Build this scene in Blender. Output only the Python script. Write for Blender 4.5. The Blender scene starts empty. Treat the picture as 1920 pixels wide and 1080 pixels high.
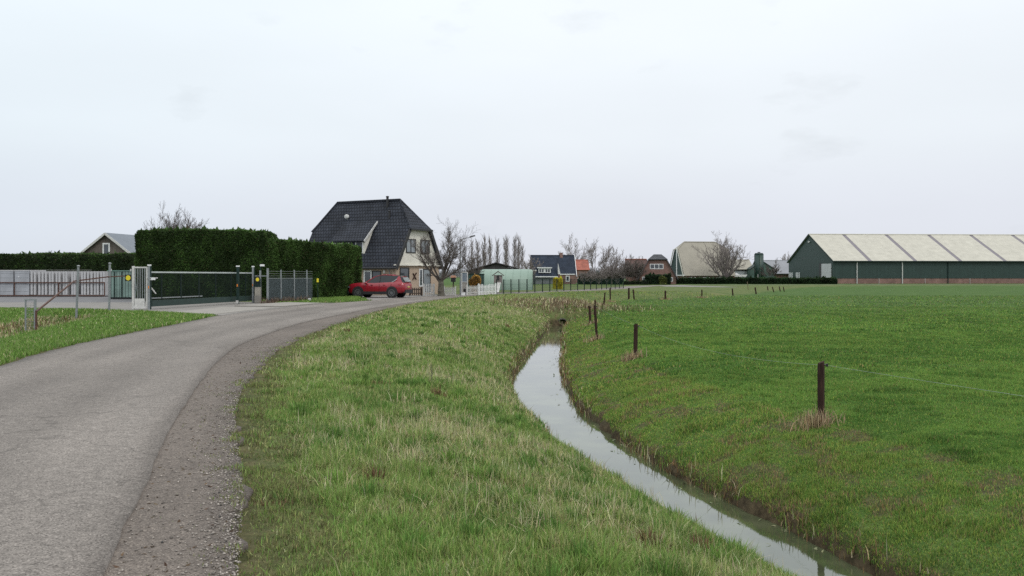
import bpy, math, random
import numpy as np
from mathutils import Vector, Matrix

# ------------------------------------------------------------------ camera, sky, sun, exposure
S = bpy.context.scene
COL = S.collection
CAMZ = 1.6
F = 1700.0
cam_d = bpy.data.cameras.new('camera')
cam = bpy.data.objects.new('camera', cam_d); COL.objects.link(cam)
cam.location = (0, 0, CAMZ); cam.rotation_euler = (math.radians(90), 0, 0)
cam_d.sensor_width = 36; cam_d.lens = 36 * F / 1920
cam_d.shift_y = -22 / 1920
cam_d.clip_start = 0.1; cam_d.clip_end = 9000
S.camera = cam

SUN_EL, SUN_AZ = math.radians(48), math.radians(140)     # azimuth clockwise from +Y (the view)
world = bpy.data.worlds.new("World"); S.world = world; world.use_nodes = True
nt = world.node_tree; nt.nodes.clear()
N = nt.nodes.new; LK = nt.links.new
out = N('ShaderNodeOutputWorld')
sky = N('ShaderNodeTexSky'); sky.sky_type = 'NISHITA'; sky.sun_disc = False
sky.sun_elevation = SUN_EL; sky.sun_rotation = SUN_AZ; sky.dust_density = 4; sky.air_density = 1.2
bg1 = N('ShaderNodeBackground'); bg1.inputs[1].default_value = 0.06
LK(sky.outputs[0], bg1.inputs[0])
# the cloud deck: an overcast layer, brighter towards the zenith, with soft mottling
tc = N('ShaderNodeTexCoord'); sep = N('ShaderNodeSeparateXYZ'); LK(tc.outputs['Generated'], sep.inputs[0])
ramp = N('ShaderNodeValToRGB'); ramp.color_ramp.interpolation = 'EASE'
els = ramp.color_ramp.elements
els[0].position = 0.0; els[0].color = (0.765, 0.79, 0.86, 1)
els[1].position = 1.0; els[1].color = (1.60, 1.60, 1.60, 1)
for p_, c_ in ((0.06, (0.80, 0.835, 0.91, 1)), (0.16, (0.89, 0.945, 1.0, 1)), (0.30, (0.97, 1.03, 1.08, 1)), (0.5, (1.18, 1.20, 1.23, 1))):
    e_ = els.new(p_); e_.color = c_
LK(sep.outputs[2], ramp.inputs[0])
mp = N('ShaderNodeMapping'); mp.inputs['Scale'].default_value = (1.0, 1.0, 3.2)
LK(tc.outputs['Generated'], mp.inputs[0])
nz = N('ShaderNodeTexNoise'); nz.inputs['Scale'].default_value = 2.3; nz.inputs['Detail'].default_value = 5; nz.inputs['Roughness'].default_value = 0.45
LK(mp.outputs[0], nz.inputs[0])
mr = N('ShaderNodeMapRange'); mr.inputs[1].default_value = 0.25; mr.inputs[2].default_value = 0.75
mr.inputs[3].default_value = 0.955; mr.inputs[4].default_value = 1.045
LK(nz.outputs[0], mr.inputs[0])
# small darker wisps
mp2 = N('ShaderNodeMapping'); mp2.inputs['Scale'].default_value = (1.0, 1.0, 2.6); mp2.inputs['Location'].default_value = (3.1, 0.4, 0.7)
LK(tc.outputs['Generated'], mp2.inputs[0])
nz2 = N('ShaderNodeTexNoise'); nz2.inputs['Scale'].default_value = 7.0; nz2.inputs['Detail'].default_value = 6; nz2.inputs['Roughness'].default_value = 0.55
LK(mp2.outputs[0], nz2.inputs[0])
mr2 = N('ShaderNodeMapRange'); mr2.inputs[1].default_value = 0.62; mr2.inputs[2].default_value = 0.74
mr2.inputs[3].default_value = 1.0; mr2.inputs[4].default_value = 0.93
LK(nz2.outputs[0], mr2.inputs[0])
mm = N('ShaderNodeMath'); mm.operation = 'MULTIPLY'; LK(mr.outputs[0], mm.inputs[0]); LK(mr2.outputs[0], mm.inputs[1])
vm = N('ShaderNodeVectorMath'); vm.operation = 'SCALE'; LK(ramp.outputs[0], vm.inputs[0]); LK(mm.outputs[0], vm.inputs[3])
# the left half of the deck is a little thinner and cooler
tint = N('ShaderNodeMapRange'); tint.inputs[1].default_value = -0.55; tint.inputs[2].default_value = 0.05; LK(sep.outputs[0], tint.inputs[0])
tmix = N('ShaderNodeMix'); tmix.data_type = 'RGBA'; tmix.inputs[6].default_value = (0.955, 0.99, 1.0, 1); tmix.inputs[7].default_value = (1, 1, 1, 1)
LK(tint.outputs[0], tmix.inputs[0])
tm2 = N('ShaderNodeMix'); tm2.data_type = 'RGBA'; tm2.blend_type = 'MULTIPLY'; tm2.inputs[0].default_value = 1.0
LK(vm.outputs[0], tm2.inputs[6]); LK(tmix.outputs[2], tm2.inputs[7])
bg2 = N('ShaderNodeBackground'); bg2.inputs[1].default_value = 1.0; LK(tm2.outputs[2], bg2.inputs[0])
mix = N('ShaderNodeMixShader'); mix.inputs[0].default_value = 0.94
LK(bg1.outputs[0], mix.inputs[1]); LK(bg2.outputs[0], mix.inputs[2]); LK(mix.outputs[0], out.inputs[0])

sd = bpy.data.lights.new('sun', 'SUN'); sd.energy = 0.8; sd.angle = math.radians(14); sd.color = (1.0, 0.96, 0.90)
sun = bpy.data.objects.new('sun', sd); COL.objects.link(sun)
sdir = Vector((math.sin(SUN_AZ) * math.cos(SUN_EL), math.cos(SUN_AZ) * math.cos(SUN_EL), math.sin(SUN_EL)))
sun.rotation_euler = (-sdir).to_track_quat('-Z', 'Y').to_euler()
S.view_settings.view_transform = 'Standard'; S.view_settings.look = 'None'
S.view_settings.exposure = 0.0; S.view_settings.gamma = 1.0
S.render.engine = 'CYCLES'; S.cycles.max_bounces = 6; S.cycles.diffuse_bounces = 3
S.cycles.volume_bounces = 0; S.cycles.use_denoising = False
RNG = np.random.default_rng(7)

# ------------------------------------------------------------------ material helpers
MATS = {}
def nodemat(name):
    m = bpy.data.materials.new(name); m.use_nodes = True
    t = m.node_tree; b = t.nodes['Principled BSDF']
    MATS[name] = m
    return m, t, b
def mat(name, col, rough=0.7, var=0.12, scale=3.0, metal=0.0, spec=0.5, bump=0.0, bscale=40.0, stretch=(1, 1, 1), col2=None, lo=0.35, hi=0.65):
    """plain procedural paint, metal, wood or plaster: noise mixes two near colours; optional bump"""
    if name in MATS: return MATS[name]
    m, t, b = nodemat(name)
    tcn = t.nodes.new('ShaderNodeTexCoord'); mpn = t.nodes.new('ShaderNodeMapping')
    mpn.inputs['Scale'].default_value = stretch
    t.links.new(tcn.outputs['Object'], mpn.inputs[0])
    n = t.nodes.new('ShaderNodeTexNoise'); n.inputs['Scale'].default_value = scale; n.inputs['Detail'].default_value = 4
    t.links.new(mpn.outputs[0], n.inputs[0])
    r = t.nodes.new('ShaderNodeValToRGB')
    c = Vector(col)
    c2 = Vector(col2) if col2 else c * (1 + var)
    c1 = c if col2 else c * (1 - var)
    r.color_ramp.elements[0].position = lo; r.color_ramp.elements[1].position = hi
    r.color_ramp.elements[0].color = (*c1, 1); r.color_ramp.elements[1].color = (*c2, 1)
    t.links.new(n.outputs[0], r.inputs[0]); t.links.new(r.outputs[0], b.inputs['Base Color'])
    b.inputs['Roughness'].default_value = rough; b.inputs['Metallic'].default_value = metal
    b.inputs['Specular IOR Level'].default_value = spec
    if bump:
        n2 = t.nodes.new('ShaderNodeTexNoise'); n2.inputs['Scale'].default_value = bscale; n2.inputs['Detail'].default_value = 3
        t.links.new(mpn.outputs[0], n2.inputs[0])
        bp = t.nodes.new('ShaderNodeBump'); bp.inputs['Strength'].default_value = bump; bp.inputs['Distance'].default_value = 0.02
        t.links.new(n2.outputs[0], bp.inputs['Height']); t.links.new(bp.outputs[0], b.inputs['Normal'])
    return m
def tilemat(name, c1, c2, cm, bw, rh, mortar=0.02, rough=0.6, bump=0.6, off=0.5, noise=0.25, metal=0, spec=0.5):
    """bricks, roof tiles, boards or profiled sheet laid out in metres on each face (UV)"""
    if name in MATS: return MATS[name]
    m, t, b = nodemat(name)
    uv = t.nodes.new('ShaderNodeUVMap')
    br = t.nodes.new('ShaderNodeTexBrick'); br.offset = off
    br.inputs['Color1'].default_value = (*c1, 1); br.inputs['Color2'].default_value = (*c2, 1); br.inputs['Mortar'].default_value = (*cm, 1)
    br.inputs['Scale'].default_value = 1.0; br.inputs['Brick Width'].default_value = bw; br.inputs['Row Height'].default_value = rh
    br.inputs['Mortar Size'].default_value = mortar; br.inputs['Mortar Smooth'].default_value = 0.3
    t.links.new(uv.outputs[0], br.inputs['Vector'])
    tcn = t.nodes.new('ShaderNodeTexCoord')
    n = t.nodes.new('ShaderNodeTexNoise'); n.inputs['Scale'].default_value = 0.8; n.inputs['Detail'].default_value = 6
    t.links.new(tcn.outputs['Object'], n.inputs[0])
    mrn = t.nodes.new('ShaderNodeMapRange'); mrn.inputs[1].default_value = 0.3; mrn.inputs[2].default_value = 0.7
    mrn.inputs[3].default_value = 1 - noise; mrn.inputs[4].default_value = 1 + noise
    t.links.new(n.outputs[0], mrn.inputs[0])
    sc = t.nodes.new('ShaderNodeVectorMath'); sc.operation = 'SCALE'
    t.links.new(br.outputs['Color'], sc.inputs[0]); t.links.new(mrn.outputs[0], sc.inputs[3])
    t.links.new(sc.outputs[0], b.inputs['Base Color'])
    b.inputs['Roughness'].default_value = rough; b.inputs['Metallic'].default_value = metal; b.inputs['Specular IOR Level'].default_value = spec
    if bump:
        bp = t.nodes.new('ShaderNodeBump'); bp.inputs['Strength'].default_value = bump; bp.inputs['Distance'].default_value = 0.03; bp.invert = True
        t.links.new(br.outputs['Fac'], bp.inputs['Height']); t.links.new(bp.outputs[0], b.inputs['Normal'])
    return m
def leafmat(name, rough=0.6, trans=0.3, spec=0.25):
    """blades and leaves: own colour per leaf from the mesh, a little light passes through"""
    if name in MATS: return MATS[name]
    m, t, b = nodemat(name)
    a = t.nodes.new('ShaderNodeAttribute'); a.attribute_name = 'leaf'
    t.links.new(a.outputs['Color'], b.inputs['Base Color'])
    b.inputs['Roughness'].default_value = rough; b.inputs['Specular IOR Level'].default_value = spec
    tr = t.nodes.new('ShaderNodeBsdfTranslucent'); t.links.new(a.outputs['Color'], tr.inputs[0])
    mx = t.nodes.new('ShaderNodeMixShader'); mx.inputs[0].default_value = trans
    o = t.nodes['Material Output']
    t.links.new(b.outputs[0], mx.inputs[1]); t.links.new(tr.outputs[0], mx.inputs[2]); t.links.new(mx.outputs[0], o.inputs[0])
    return m

# ------------------------------------------------------------------ object helpers
def tag(o, label=None, cat=None, group=None, kind=None):
    if label: o['label'] = label
    if cat: o['category'] = cat
    if group: o['group'] = group
    if kind: o['kind'] = kind
    return o
def empty(name, loc=(0, 0, 0), rz=0.0, label=None, cat=None, group=None):
    o = bpy.data.objects.new(name, None); COL.objects.link(o)
    o.empty_display_size = 0.3
    o.location = loc; o.rotation_euler = (0, 0, rz)
    return tag(o, label, cat, group)
def np_mesh(name, verts, faces_list, material, parent=None, leaf=None, smooth=False):
    """faces_list: list of int arrays (n, k)"""
    me = bpy.data.meshes.new(name)
    verts = np.asarray(verts, dtype=np.float32)
    me.vertices.add(len(verts)); me.vertices.foreach_set('co', verts.ravel())
    nl = sum(f.size for f in faces_list); npoly = sum(len(f) for f in faces_list)
    me.loops.add(nl); me.polygons.add(npoly)
    idx = np.concatenate([f.ravel() for f in faces_list]).astype(np.int32)
    me.loops.foreach_set('vertex_index', idx)
    starts = []; s = 0
    for f in faces_list:
        starts.append(s + np.arange(len(f), dtype=np.int32) * f.shape[1]); s += f.size
    me.polygons.foreach_set('loop_start', np.concatenate(starts).astype(np.int32))
    if smooth: me.polygons.foreach_set('use_smooth', np.ones(npoly, dtype=bool))
    me.update(calc_edges=True); me.validate()
    if leaf is not None:
        at = me.color_attributes.new('leaf', 'FLOAT_COLOR', 'POINT')
        c4 = np.ones((len(verts), 4), dtype=np.float32); c4[:, :3] = leaf
        at.data.foreach_set('color', c4.ravel())
    me.materials.append(material)
    o = bpy.data.objects.new(name, me); COL.objects.link(o)
    if parent: o.parent = parent
    return o
class MB:
    def __init__(s): s.v = []; s.f = []
    def add(s, pts, faces):
        b = len(s.v); s.v += [tuple(p) for p in pts]; s.f += [tuple(i + b for i in f) for f in faces]; return s
    def poly(s, pts): return s.add(pts, [tuple(range(len(pts)))])
    def box(s, x0, x1, y0, y1, z0, z1):
        p = [(x0, y0, z0), (x1, y0, z0), (x1, y1, z0), (x0, y1, z0), (x0, y0, z1), (x1, y0, z1), (x1, y1, z1), (x0, y1, z1)]
        return s.add(p, [(0, 3, 2, 1), (4, 5, 6, 7), (0, 1, 5, 4), (1, 2, 6, 5), (2, 3, 7, 6), (3, 0, 4, 7)])
    def bar(s, a, b, w, h=None, up=(0, 0, 1)):
        """square bar from a to b"""
        a = Vector(a); b = Vector(b); d = (b - a).normalized(); h = h or w
        u = Vector(up)
        if abs(d.dot(u)) > .98: u = Vector((1, 0, 0))
        r = d.cross(u).normalized() * w / 2; u = r.cross(d).normalized() * h / 2
        p = [a - r - u, a + r - u, a + r + u, a - r + u, b - r - u, b + r - u, b + r + u, b - r + u]
        return s.add(p, [(0, 1, 2, 3), (7, 6, 5, 4), (0, 4, 5, 1), (1, 5, 6, 2), (2, 6, 7, 3), (3, 7, 4, 0)])
    def tube(s, a, b, r0, r1=None, n=8, cap=True):
        a = Vector(a); b = Vector(b); r1 = r0 if r1 is None else r1
        d = (b - a).normalized(); u = Vector((0, 0, 1)) if abs(d.z) < .9 else Vector((1, 0, 0))
        e = d.cross(u).normalized(); g = e.cross(d)
        p = []
        for q, r in ((a, r0), (b, r1)):
            for k in range(n):
                t = 2 * math.pi * k / n; p.append(q + (e * math.cos(t) + g * math.sin(t)) * r)
        f = [(k, (k + 1) % n, n + (k + 1) % n, n + k) for k in range(n)]
        if cap: f += [tuple(reversed(range(n))), tuple(range(n, 2 * n))]
        return s.add(p, f)
    def slab(s, pts, th):
        """flat polygon thickened downwards along its own normal"""
        P = [Vector(p) for p in pts]
        n = Vector((0, 0, 0))
        for i in range(len(P)): n += P[i].cross(P[(i + 1) % len(P)])
        n.normalize()
        if n.z < 0: P.reverse(); n = -n
        k = len(P); Q = [p - n * th for p in P]
        f = [tuple(range(k)), tuple(reversed(range(k, 2 * k)))] + [(i, k + i, k + (i + 1) % k, (i + 1) % k) for i in range(k)]
        return s.add(P + Q, f)
    def prism(s, pts, vec):
        P = [Vector(p) for p in pts]; v = Vector(vec); k = len(P); Q = [p + v for p in P]
        f = [tuple(range(k)), tuple(reversed(range(k, 2 * k)))] + [(i, k + i, k + (i + 1) % k, (i + 1) % k) for i in range(k)]
        return s.add(P + Q, f)
    def sphere(s, c, rx, ry, rz, n=10, m=6):
        c = Vector(c); p = []; f = []
        for j in range(m + 1):
            t = math.pi * j / m
            for i in range(n):
                a = 2 * math.pi * i / n
                p.append(c + Vector((rx * math.sin(t) * math.cos(a), ry * math.sin(t) * math.sin(a), rz * math.cos(t))))
        for j in range(m):
            for i in range(n): f.append((j * n + i, j * n + (i + 1) % n, (j + 1) * n + (i + 1) % n, (j + 1) * n + i))
        return s.add(p, f)
    def build(s, name, material, parent=None, smooth=False, bevel=0.0, loc=None):
        me = bpy.data.meshes.new(name); me.from_pydata([tuple(v) for v in s.v], [], s.f)
        me.validate()
        uvl = me.uv_layers.new(name='UVMap')
        for p in me.polygons:
            n = p.normal
            if abs(n.z) > .99: tx = Vector((1, 0, 0)); ty = Vector((0, 1, 0))
            else: tx = Vector((0, 0, 1)).cross(n).normalized(); ty = n.cross(tx)
            for li in p.loop_indices:
                c = me.vertices[me.loops[li].vertex_index].co
                uvl.data[li].uv = (c.dot(tx), c.dot(ty))
            p.use_smooth = smooth
        me.materials.append(material)
        o = bpy.data.objects.new(name, me); COL.objects.link(o)
        if parent: o.parent = parent
        if loc is not None: o.location = loc
        if bevel:
            md = o.modifiers.new('bevel', 'BEVEL'); md.width = bevel; md.segments = 2; md.limit_method = 'ANGLE'
        return o
def copy_tree(o, parent=None):
    c = o.copy(); COL.objects.link(c)
    if parent: c.parent = parent
    for ch in [k for k in bpy.data.objects if k.parent is o]: copy_tree(ch, c)
    return c

# ------------------------------------------------------------------ noise and outlines (plain numbers, metres)
def vn(x, y, s, seed=0):
    x = np.asarray(x, float) / s + 1000.3 + seed * 17.13; y = np.asarray(y, float) / s + 2000.7 + seed * 7.77
    xi = np.floor(x); yi = np.floor(y); fx = x - xi; fy = y - yi
    fx = fx * fx * (3 - 2 * fx); fy = fy * fy * (3 - 2 * fy)
    def h(a, b):
        v = np.sin(a * 127.1 + b * 311.7 + seed * 74.7) * 43758.5453
        return v - np.floor(v)
    return (h(xi, yi) * (1 - fx) + h(xi + 1, yi) * fx) * (1 - fy) + (h(xi, yi + 1) * (1 - fx) + h(xi + 1, yi + 1) * fx) * fy
def fbm(x, y, s, seed=0, o=3):
    t = 0; a = 1; w = 0
    for k in range(o): t = t + a * vn(x, y, s / 2 ** k, seed + k * 3); w += a; a *= .55
    return t / w
def sst(a, b, x):
    t = np.clip((x - a) / (b - a), 0, 1); return t * t * (3 - 2 * t)
def dist_poly(x, y, pts, closed=True):
    d = np.full(x.shape, 1e9); n = len(pts)
    for i in range(n if closed else n - 1):
        ax, ay = pts[i]; bx, by = pts[(i + 1) % n]
        vx, vy = bx - ax, by - ay; L = vx * vx + vy * vy + 1e-12
        t = np.clip(((x - ax) * vx + (y - ay) * vy) / L, 0, 1)
        d = np.minimum(d, (x - ax - t * vx) ** 2 + (y - ay - t * vy) ** 2)
    return np.sqrt(d)
def inside(x, y, pts):
    r = np.zeros(x.shape, bool); n = len(pts)
    for i in range(n):
        ax, ay = pts[i]; bx, by = pts[(i + 1) % n]
        c = ((ay > y) != (by > y)) & (x < (bx - ax) * (y - ay) / ((by - ay) if by != ay else 1e-9) + ax)
        r ^= c
    return r
def sdist(x, y, pts): return np.where(inside(x, y, pts), -1, 1) * dist_poly(x, y, pts)

def spline(pts, step):
    """Catmull-Rom through points, then even spacing"""
    P = np.array(pts, float); P = np.vstack([2 * P[0] - P[1], P, 2 * P[-1] - P[-2]])
    o_ = []
    for i in range(1, len(P) - 2):
        n = max(2, int(np.hypot(*(P[i + 1] - P[i])) / (step / 4)))
        t = np.linspace(0, 1, n, endpoint=False)[:, None]
        a, b, c, d = P[i - 1], P[i], P[i + 1], P[i + 2]
        o_.append(.5 * (2 * b + (c - a) * t + (2 * a - 5 * b + 4 * c - d) * t ** 2 + (-a + 3 * b - 3 * c + d) * t ** 3))
    Q = np.vstack(o_ + [P[-2][None]])
    s = np.concatenate([[0], np.cumsum(np.hypot(*np.diff(Q, axis=0).T))])
    n = max(2, int(s[-1] / step)); u = np.linspace(0, s[-1], n)
    return np.stack([np.interp(u, s, Q[:, 0]), np.interp(u, s, Q[:, 1])], 1)

R_EDGE = [(5, -20), (2, -10), (-.85, 0), (-2.2, 4.84), (-2.78, 6.8), (-3.95, 10.8), (-5.25, 15.8), (-6.15, 19.9), (-6.65, 23.5), (-7.2, 30.6), (-7.15, 37.8),
          (-6.95, 45.3), (-6.3, 54.4), (-5.0, 64.8), (-2.7, 75.6), (2.0, 87.7), (8.3, 100), (14.6, 117), (20.5, 138), (27, 156), (40, 166), (70, 170), (150, 172)]
L_EDGE = [(1, -20), (-2, -10), (-4.9, 0), (-6.6, 6.5), (-7.9, 11), (-9.2, 16.3), (-10.1, 20.5), (-10.8, 26), (-11.4, 32), (-12.0, 38), (-11.8, 45),
          (-11.2, 52.3), (-9.3, 60), (-8.3, 67), (-5.9, 76.5), (-1.3, 88.5), (4.8, 101), (11, 118), (16.8, 139), (23.5, 158.5), (38, 169.5), (70, 174), (150, 176)]
S_EDGE = [(6.9, -20), (3.6, -10), (.35, 0), (-1.45, 4.8), (-1.95, 6.6), (-2.6, 8.6), (-3.3, 10.8), (-4.0, 13.5), (-5.0, 19.0), (-5.35, 22), (-5.85, 29), (-6.15, 38),
          (-6.2, 45), (-5.75, 54), (-4.7, 64.5), (-2.6, 75.3)]
DRIVE = [(-9.5, 44), (-11.2, 38.5), (-12.6, 37.2), (-14.3, 39.0), (-18.6, 43.0), (-28, 45.5), (-75, 47), (-75, 55), (-24, 56), (-14.6, 57.5), (-14.3, 54.0), (-10.5, 55)]
YARD = [(-90, 54.5), (-23, 55.5), (-21, 58), (-21, 84), (-90, 84)]
FORE = [(-8.9, 61), (-9.6, 60.6), (-10.6, 66.2), (-12.2, 70.4), (-13.4, 80), (-4.2, 80.5), (-7.2, 70)]
LANE = [(24, 142), (30, 133.5), (33.5, 134), (33, 140), (30.5, 150), (30, 162), (25, 157)]
DR = [(18, -25), (12.2, -15), (8, -5), (6.2, 0), (4.4, 5.6), (3.48, 8.77), (3.0, 10.8), (2.49, 12.5), (1.92, 15.3), (1.40, 20.4), (1.46, 27.1), (1.95, 36), (2.55, 46), (3.1, 53)]
DL = [(16.6, -25), (10.9, -15), (6.7, -5), (4.9, 0), (3.15, 5.6), (2.12, 8.77), (1.18, 12.3), (.66, 15.3), (.14, 20), (.04, 25.7), (.34, 30.4), (.82, 36), (1.65, 46), (2.3, 52.8)]
FIELD = [(22, -25), (14.4, -15), (10.2, -5), (8.3, 0), (6.2, 6.5), (4.5, 12.4), (3.2, 20), (2.8, 26), (2.75, 30), (3.35, 39), (4.6, 52), (6.4, 62.6), (8.5, 74), (11, 81),
         (14.5, 83.5), (23.5, 96), (29, 107), (38, 126), (52, 150), (80, 158), (400, 165), (900, 170), (900, -25)]
LDITCH = [(-11.5, 15), (-14.2, 20), (-17, 30), (-19.6, 40)]
r_c = spline(R_EDGE, .25); l_c = spline(L_EDGE, .25); s_c = spline(S_EDGE, .25)
dr_c = spline(DR, .6); dl_c = spline(DL, .6); fl_c = spline(FIELD[:-3], 1.2)
ditch_poly = [tuple(p) for p in dl_c] + [tuple(p) for p in dr_c[::-1]]
field_poly = [tuple(p) for p in fl_c] + FIELD[-3:]
def coarse(c, k): return [tuple(p) for p in c[::k]] + [tuple(c[-1])]
road_poly = coarse(l_c, 6) + coarse(r_c, 6)[::-1]
shoulder_poly = coarse(s_c, 5) + [(x - .4, y) for x, y in R_EDGE[:15]][::-1]
PAVES = [road_poly, shoulder_poly, DRIVE, YARD, FORE, LANE]

def terrain(x, y):
    x = np.asarray(x, float); y = np.asarray(y, float)
    dp = np.full(x.shape, 1e9)
    for pv in PAVES: dp = np.minimum(dp, sdist(x, y, pv))
    fd = sdist(x, y, field_poly)
    base = -0.5 * (1 - sst(0.0, 4.5, fd + .3))
    base = base + .28 * np.exp(-((x - 2.5) ** 2 / 30 + (y - 60) ** 2 / 18))
    base = base + 0.5 * sst(70, 185, y) * (1 - sst(0, 4.5, fd + .3))
    e = sdist(x, y, ditch_poly)
    cx = np.interp(y, [p[1] for p in DL], [(a[0] + b[0]) / 2 for a, b in zip(DL, DR)])
    right = (x > cx) & (y < 53.5)
    er = e + (fbm(x, y, .5, 5, 2) - .5) * .16 * (e > -.1)
    zl = np.interp(er, [-.05, .03, .10, .5, 1.2, 2.2, 3.5, 5.5], [-1.62, -1.33, -1.02, -.76, -.50, -.27, -.11, 0.0])
    zr = np.interp(er, [-.05, .03, .10, .45, .95, 1.45, 1.9, 2.3, 4], [-1.62, -1.35, -1.15, -.98, -.81, -.67, -.58, -.50, .6])
    h = np.minimum(base, np.where(right, zr, zl))
    e2 = dist_poly(x, y, LDITCH, False)
    h2 = np.interp(e2, [0, .35, 1.0, 2.0, 3.2], [-.62, -.6, -.34, -.10, .02]); h = np.minimum(h, np.where(x < -9, h2, 9))
    amp = np.clip(np.minimum(dp, 3) / 1.2, 0, 1)
    h = h + amp * ((fbm(x, y, 1.7, 1) - .5) * .10 + (fbm(x, y, .45, 9, 2) - .5) * .05) * np.where(fd < -1, .55, 1.0)
    far = sst(60, 150, y)
    h = np.where(dp < 0, -.07, np.minimum(h, np.where(dp < .35, -.03 + dp * .16, 9)) )
    return h, dp, e, right, fd, e2

def axis(parts):
    o_ = []
    for a, b, s in parts: o_.append(np.arange(a, b, s))
    return np.concatenate(o_ + [[parts[-1][1]]])
def grow(a, b, s, k):
    o_ = [a]
    while o_[-1] < b: o_.append(o_[-1] + s); s *= k
    return np.array(o_)
XS = np.concatenate([-grow(30.5, 3500, .8, 1.12)[::-1], np.arange(-30, -12, .4), np.arange(-12, -7, .2), np.arange(-7, 9, .1), np.arange(9, 20, .25), np.arange(20, 60, .8), grow(60, 3500, 1.2, 1.12)])
YS = np.concatenate([np.arange(-25, 2, .6), np.arange(2, 26, .1), np.arange(26, 62, .25), np.arange(62, 110, .6), np.arange(110, 200, 1.5), grow(200, 5000, 2.5, 1.13)])
GX, GY = np.meshgrid(XS, YS)
GZ, GDP, GE, GRT, GFD, GE2 = terrain(GX, GY)
GRT = GRT.astype(float)
def samp(A, x, y):
    i = np.clip(np.searchsorted(XS, x) - 1, 0, len(XS) - 2); j = np.clip(np.searchsorted(YS, y) - 1, 0, len(YS) - 2)
    fx = np.clip((x - XS[i]) / (XS[i + 1] - XS[i]), 0, 1); fy = np.clip((y - YS[j]) / (YS[j + 1] - YS[j]), 0, 1)
    return (A[j, i] * (1 - fx) + A[j, i + 1] * fx) * (1 - fy) + (A[j + 1, i] * (1 - fx) + A[j + 1, i + 1] * fx) * fy
def gz(x, y): return float(samp(GZ, np.array([x], float), np.array([y], float))[0])
def hit(px, py):
    """ground point seen at a photo pixel"""
    t = np.concatenate([np.arange(3, 60, .03), np.arange(60, 400, .15)])
    x = (px - 960) / F * t; z = CAMZ - (py - 518) / F * t
    g = samp(GZ, x, t); k = np.argmax(z < g)
    if z[k] >= g[k]: k = len(t) - 1
    return Vector((x[k], t[k], g[k]))
def X(px, d): return (px - 960) / F * d
def Zh(py, d): return CAMZ - (py - 518) / F * d

# ------------------------------------------------------------------ the setting: ground sheet
def ground_material():
    m, t, b = nodemat('ground cover')
    L = t.links.new; nn = t.nodes.new
    geo = nn('ShaderNodeNewGeometry')
    def noise(s, det=4, rough=.55):
        n = nn('ShaderNodeTexNoise'); n.inputs['Scale'].default_value = s; n.inputs['Detail'].default_value = det
        n.inputs['Roughness'].default_value = rough; L(geo.outputs['Position'], n.inputs[0]); return n
    def rampn(src, stops):
        r = nn('ShaderNodeValToRGB'); e = r.color_ramp.elements
        e[0].position, e[0].color = stops[0][0], (*stops[0][1], 1); e[1].position, e[1].color = stops[-1][0], (*stops[-1][1], 1)
        for p_, c_ in stops[1:-1]: q = e.new(p_); q.color = (*c_, 1)
        L(src, r.inputs[0]); return r
    def mixc(f, a, b_):
        x_ = nn('ShaderNodeMix'); x_.data_type = 'RGBA'; L(f, x_.inputs[0]); L(a, x_.inputs[6]); L(b_, x_.inputs[7]); return x_.outputs[2]
    n1 = noise(.45, 6, .6); n2 = noise(5, 5, .7); n3 = noise(30, 4, .7)
    ad = nn('ShaderNodeMath'); ad.operation = 'ADD'; L(n1.outputs[0], ad.inputs[0]); L(n2.outputs[0], ad.inputs[1])
    hf = nn('ShaderNodeMath'); hf.operation = 'MULTIPLY'; L(ad.outputs[0], hf.inputs[0]); hf.inputs[1].default_value = .5
    verge = rampn(hf.outputs[0], [(.36, (.060, .095, .026)), (.47, (.095, .135, .040)), (.55, (.130, .155, .055)), (.66, (.20, .18, .09))])
    field = rampn(hf.outputs[0], [(.36, (.045, .092, .020)), (.50, (.062, .122, .026)), (.64, (.088, .145, .036))])
    soil = rampn(n2.outputs[0], [(.35, (.034, .026, .015)), (.65, (.098, .076, .044))])
    af = nn('ShaderNodeAttribute'); af.attribute_name = 'field'
    asl = nn('ShaderNodeAttribute'); asl.attribute_name = 'soil'
    c = mixc(af.outputs['Fac'], verge.outputs[0], field.outputs[0])
    # fine dark gaps between tufts
    g = rampn(n3.outputs[0], [(.35, (.62, .62, .62)), (.6, (1.12, 1.12, 1.12))])
    mu = nn('ShaderNodeMix'); mu.data_type = 'RGBA'; mu.blend_type = 'MULTIPLY'; mu.inputs[0].default_value = 1
    L(c, mu.inputs[6]); L(g.outputs[0], mu.inputs[7])
    c = mixc(asl.outputs['Fac'], mu.outputs[2], soil.outputs[0])
    L(c, b.inputs['Base Color']); b.inputs['Roughness'].default_value = .95; b.inputs['Specular IOR Level'].default_value = .15
    bp = nn('ShaderNodeBump'); bp.inputs['Strength'].default_value = .9; bp.inputs['Distance'].default_value = .05
    L(n2.outputs[0], bp.inputs['Height']); L(bp.outputs[0], b.inputs['Normal'])
    return m
ny, nx = GX.shape
ii = np.arange(ny * nx).reshape(ny, nx)
quads = np.stack([ii[:-1, :-1].ravel(), ii[:-1, 1:].ravel(), ii[1:, 1:].ravel(), ii[1:, :-1].ravel()], 1)
ground = np_mesh('ground', np.stack([GX.ravel(), GY.ravel(), GZ.ravel()], 1), [quads], ground_material(), smooth=True)
ground['kind'] = 'structure'
me = ground.data
soil = np.clip((.32 - GE) / .22, 0, 1) + .75 * np.clip((1.05 - GE2) / .5, 0, 1) * (GX < -9) + .7 * np.clip(.5 - GDP, 0, .4) / .4
soil = soil + np.where((GRT > .5) & (GE > 0) & (GE < 2.3), .75 * sst(.52, .66, fbm(GX, GY, .34, 31)), 0)
soil = soil + np.exp(-((GX - 3.4) ** 2 / 6 + (GY - 56) ** 2 / 6)) * .8
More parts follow.
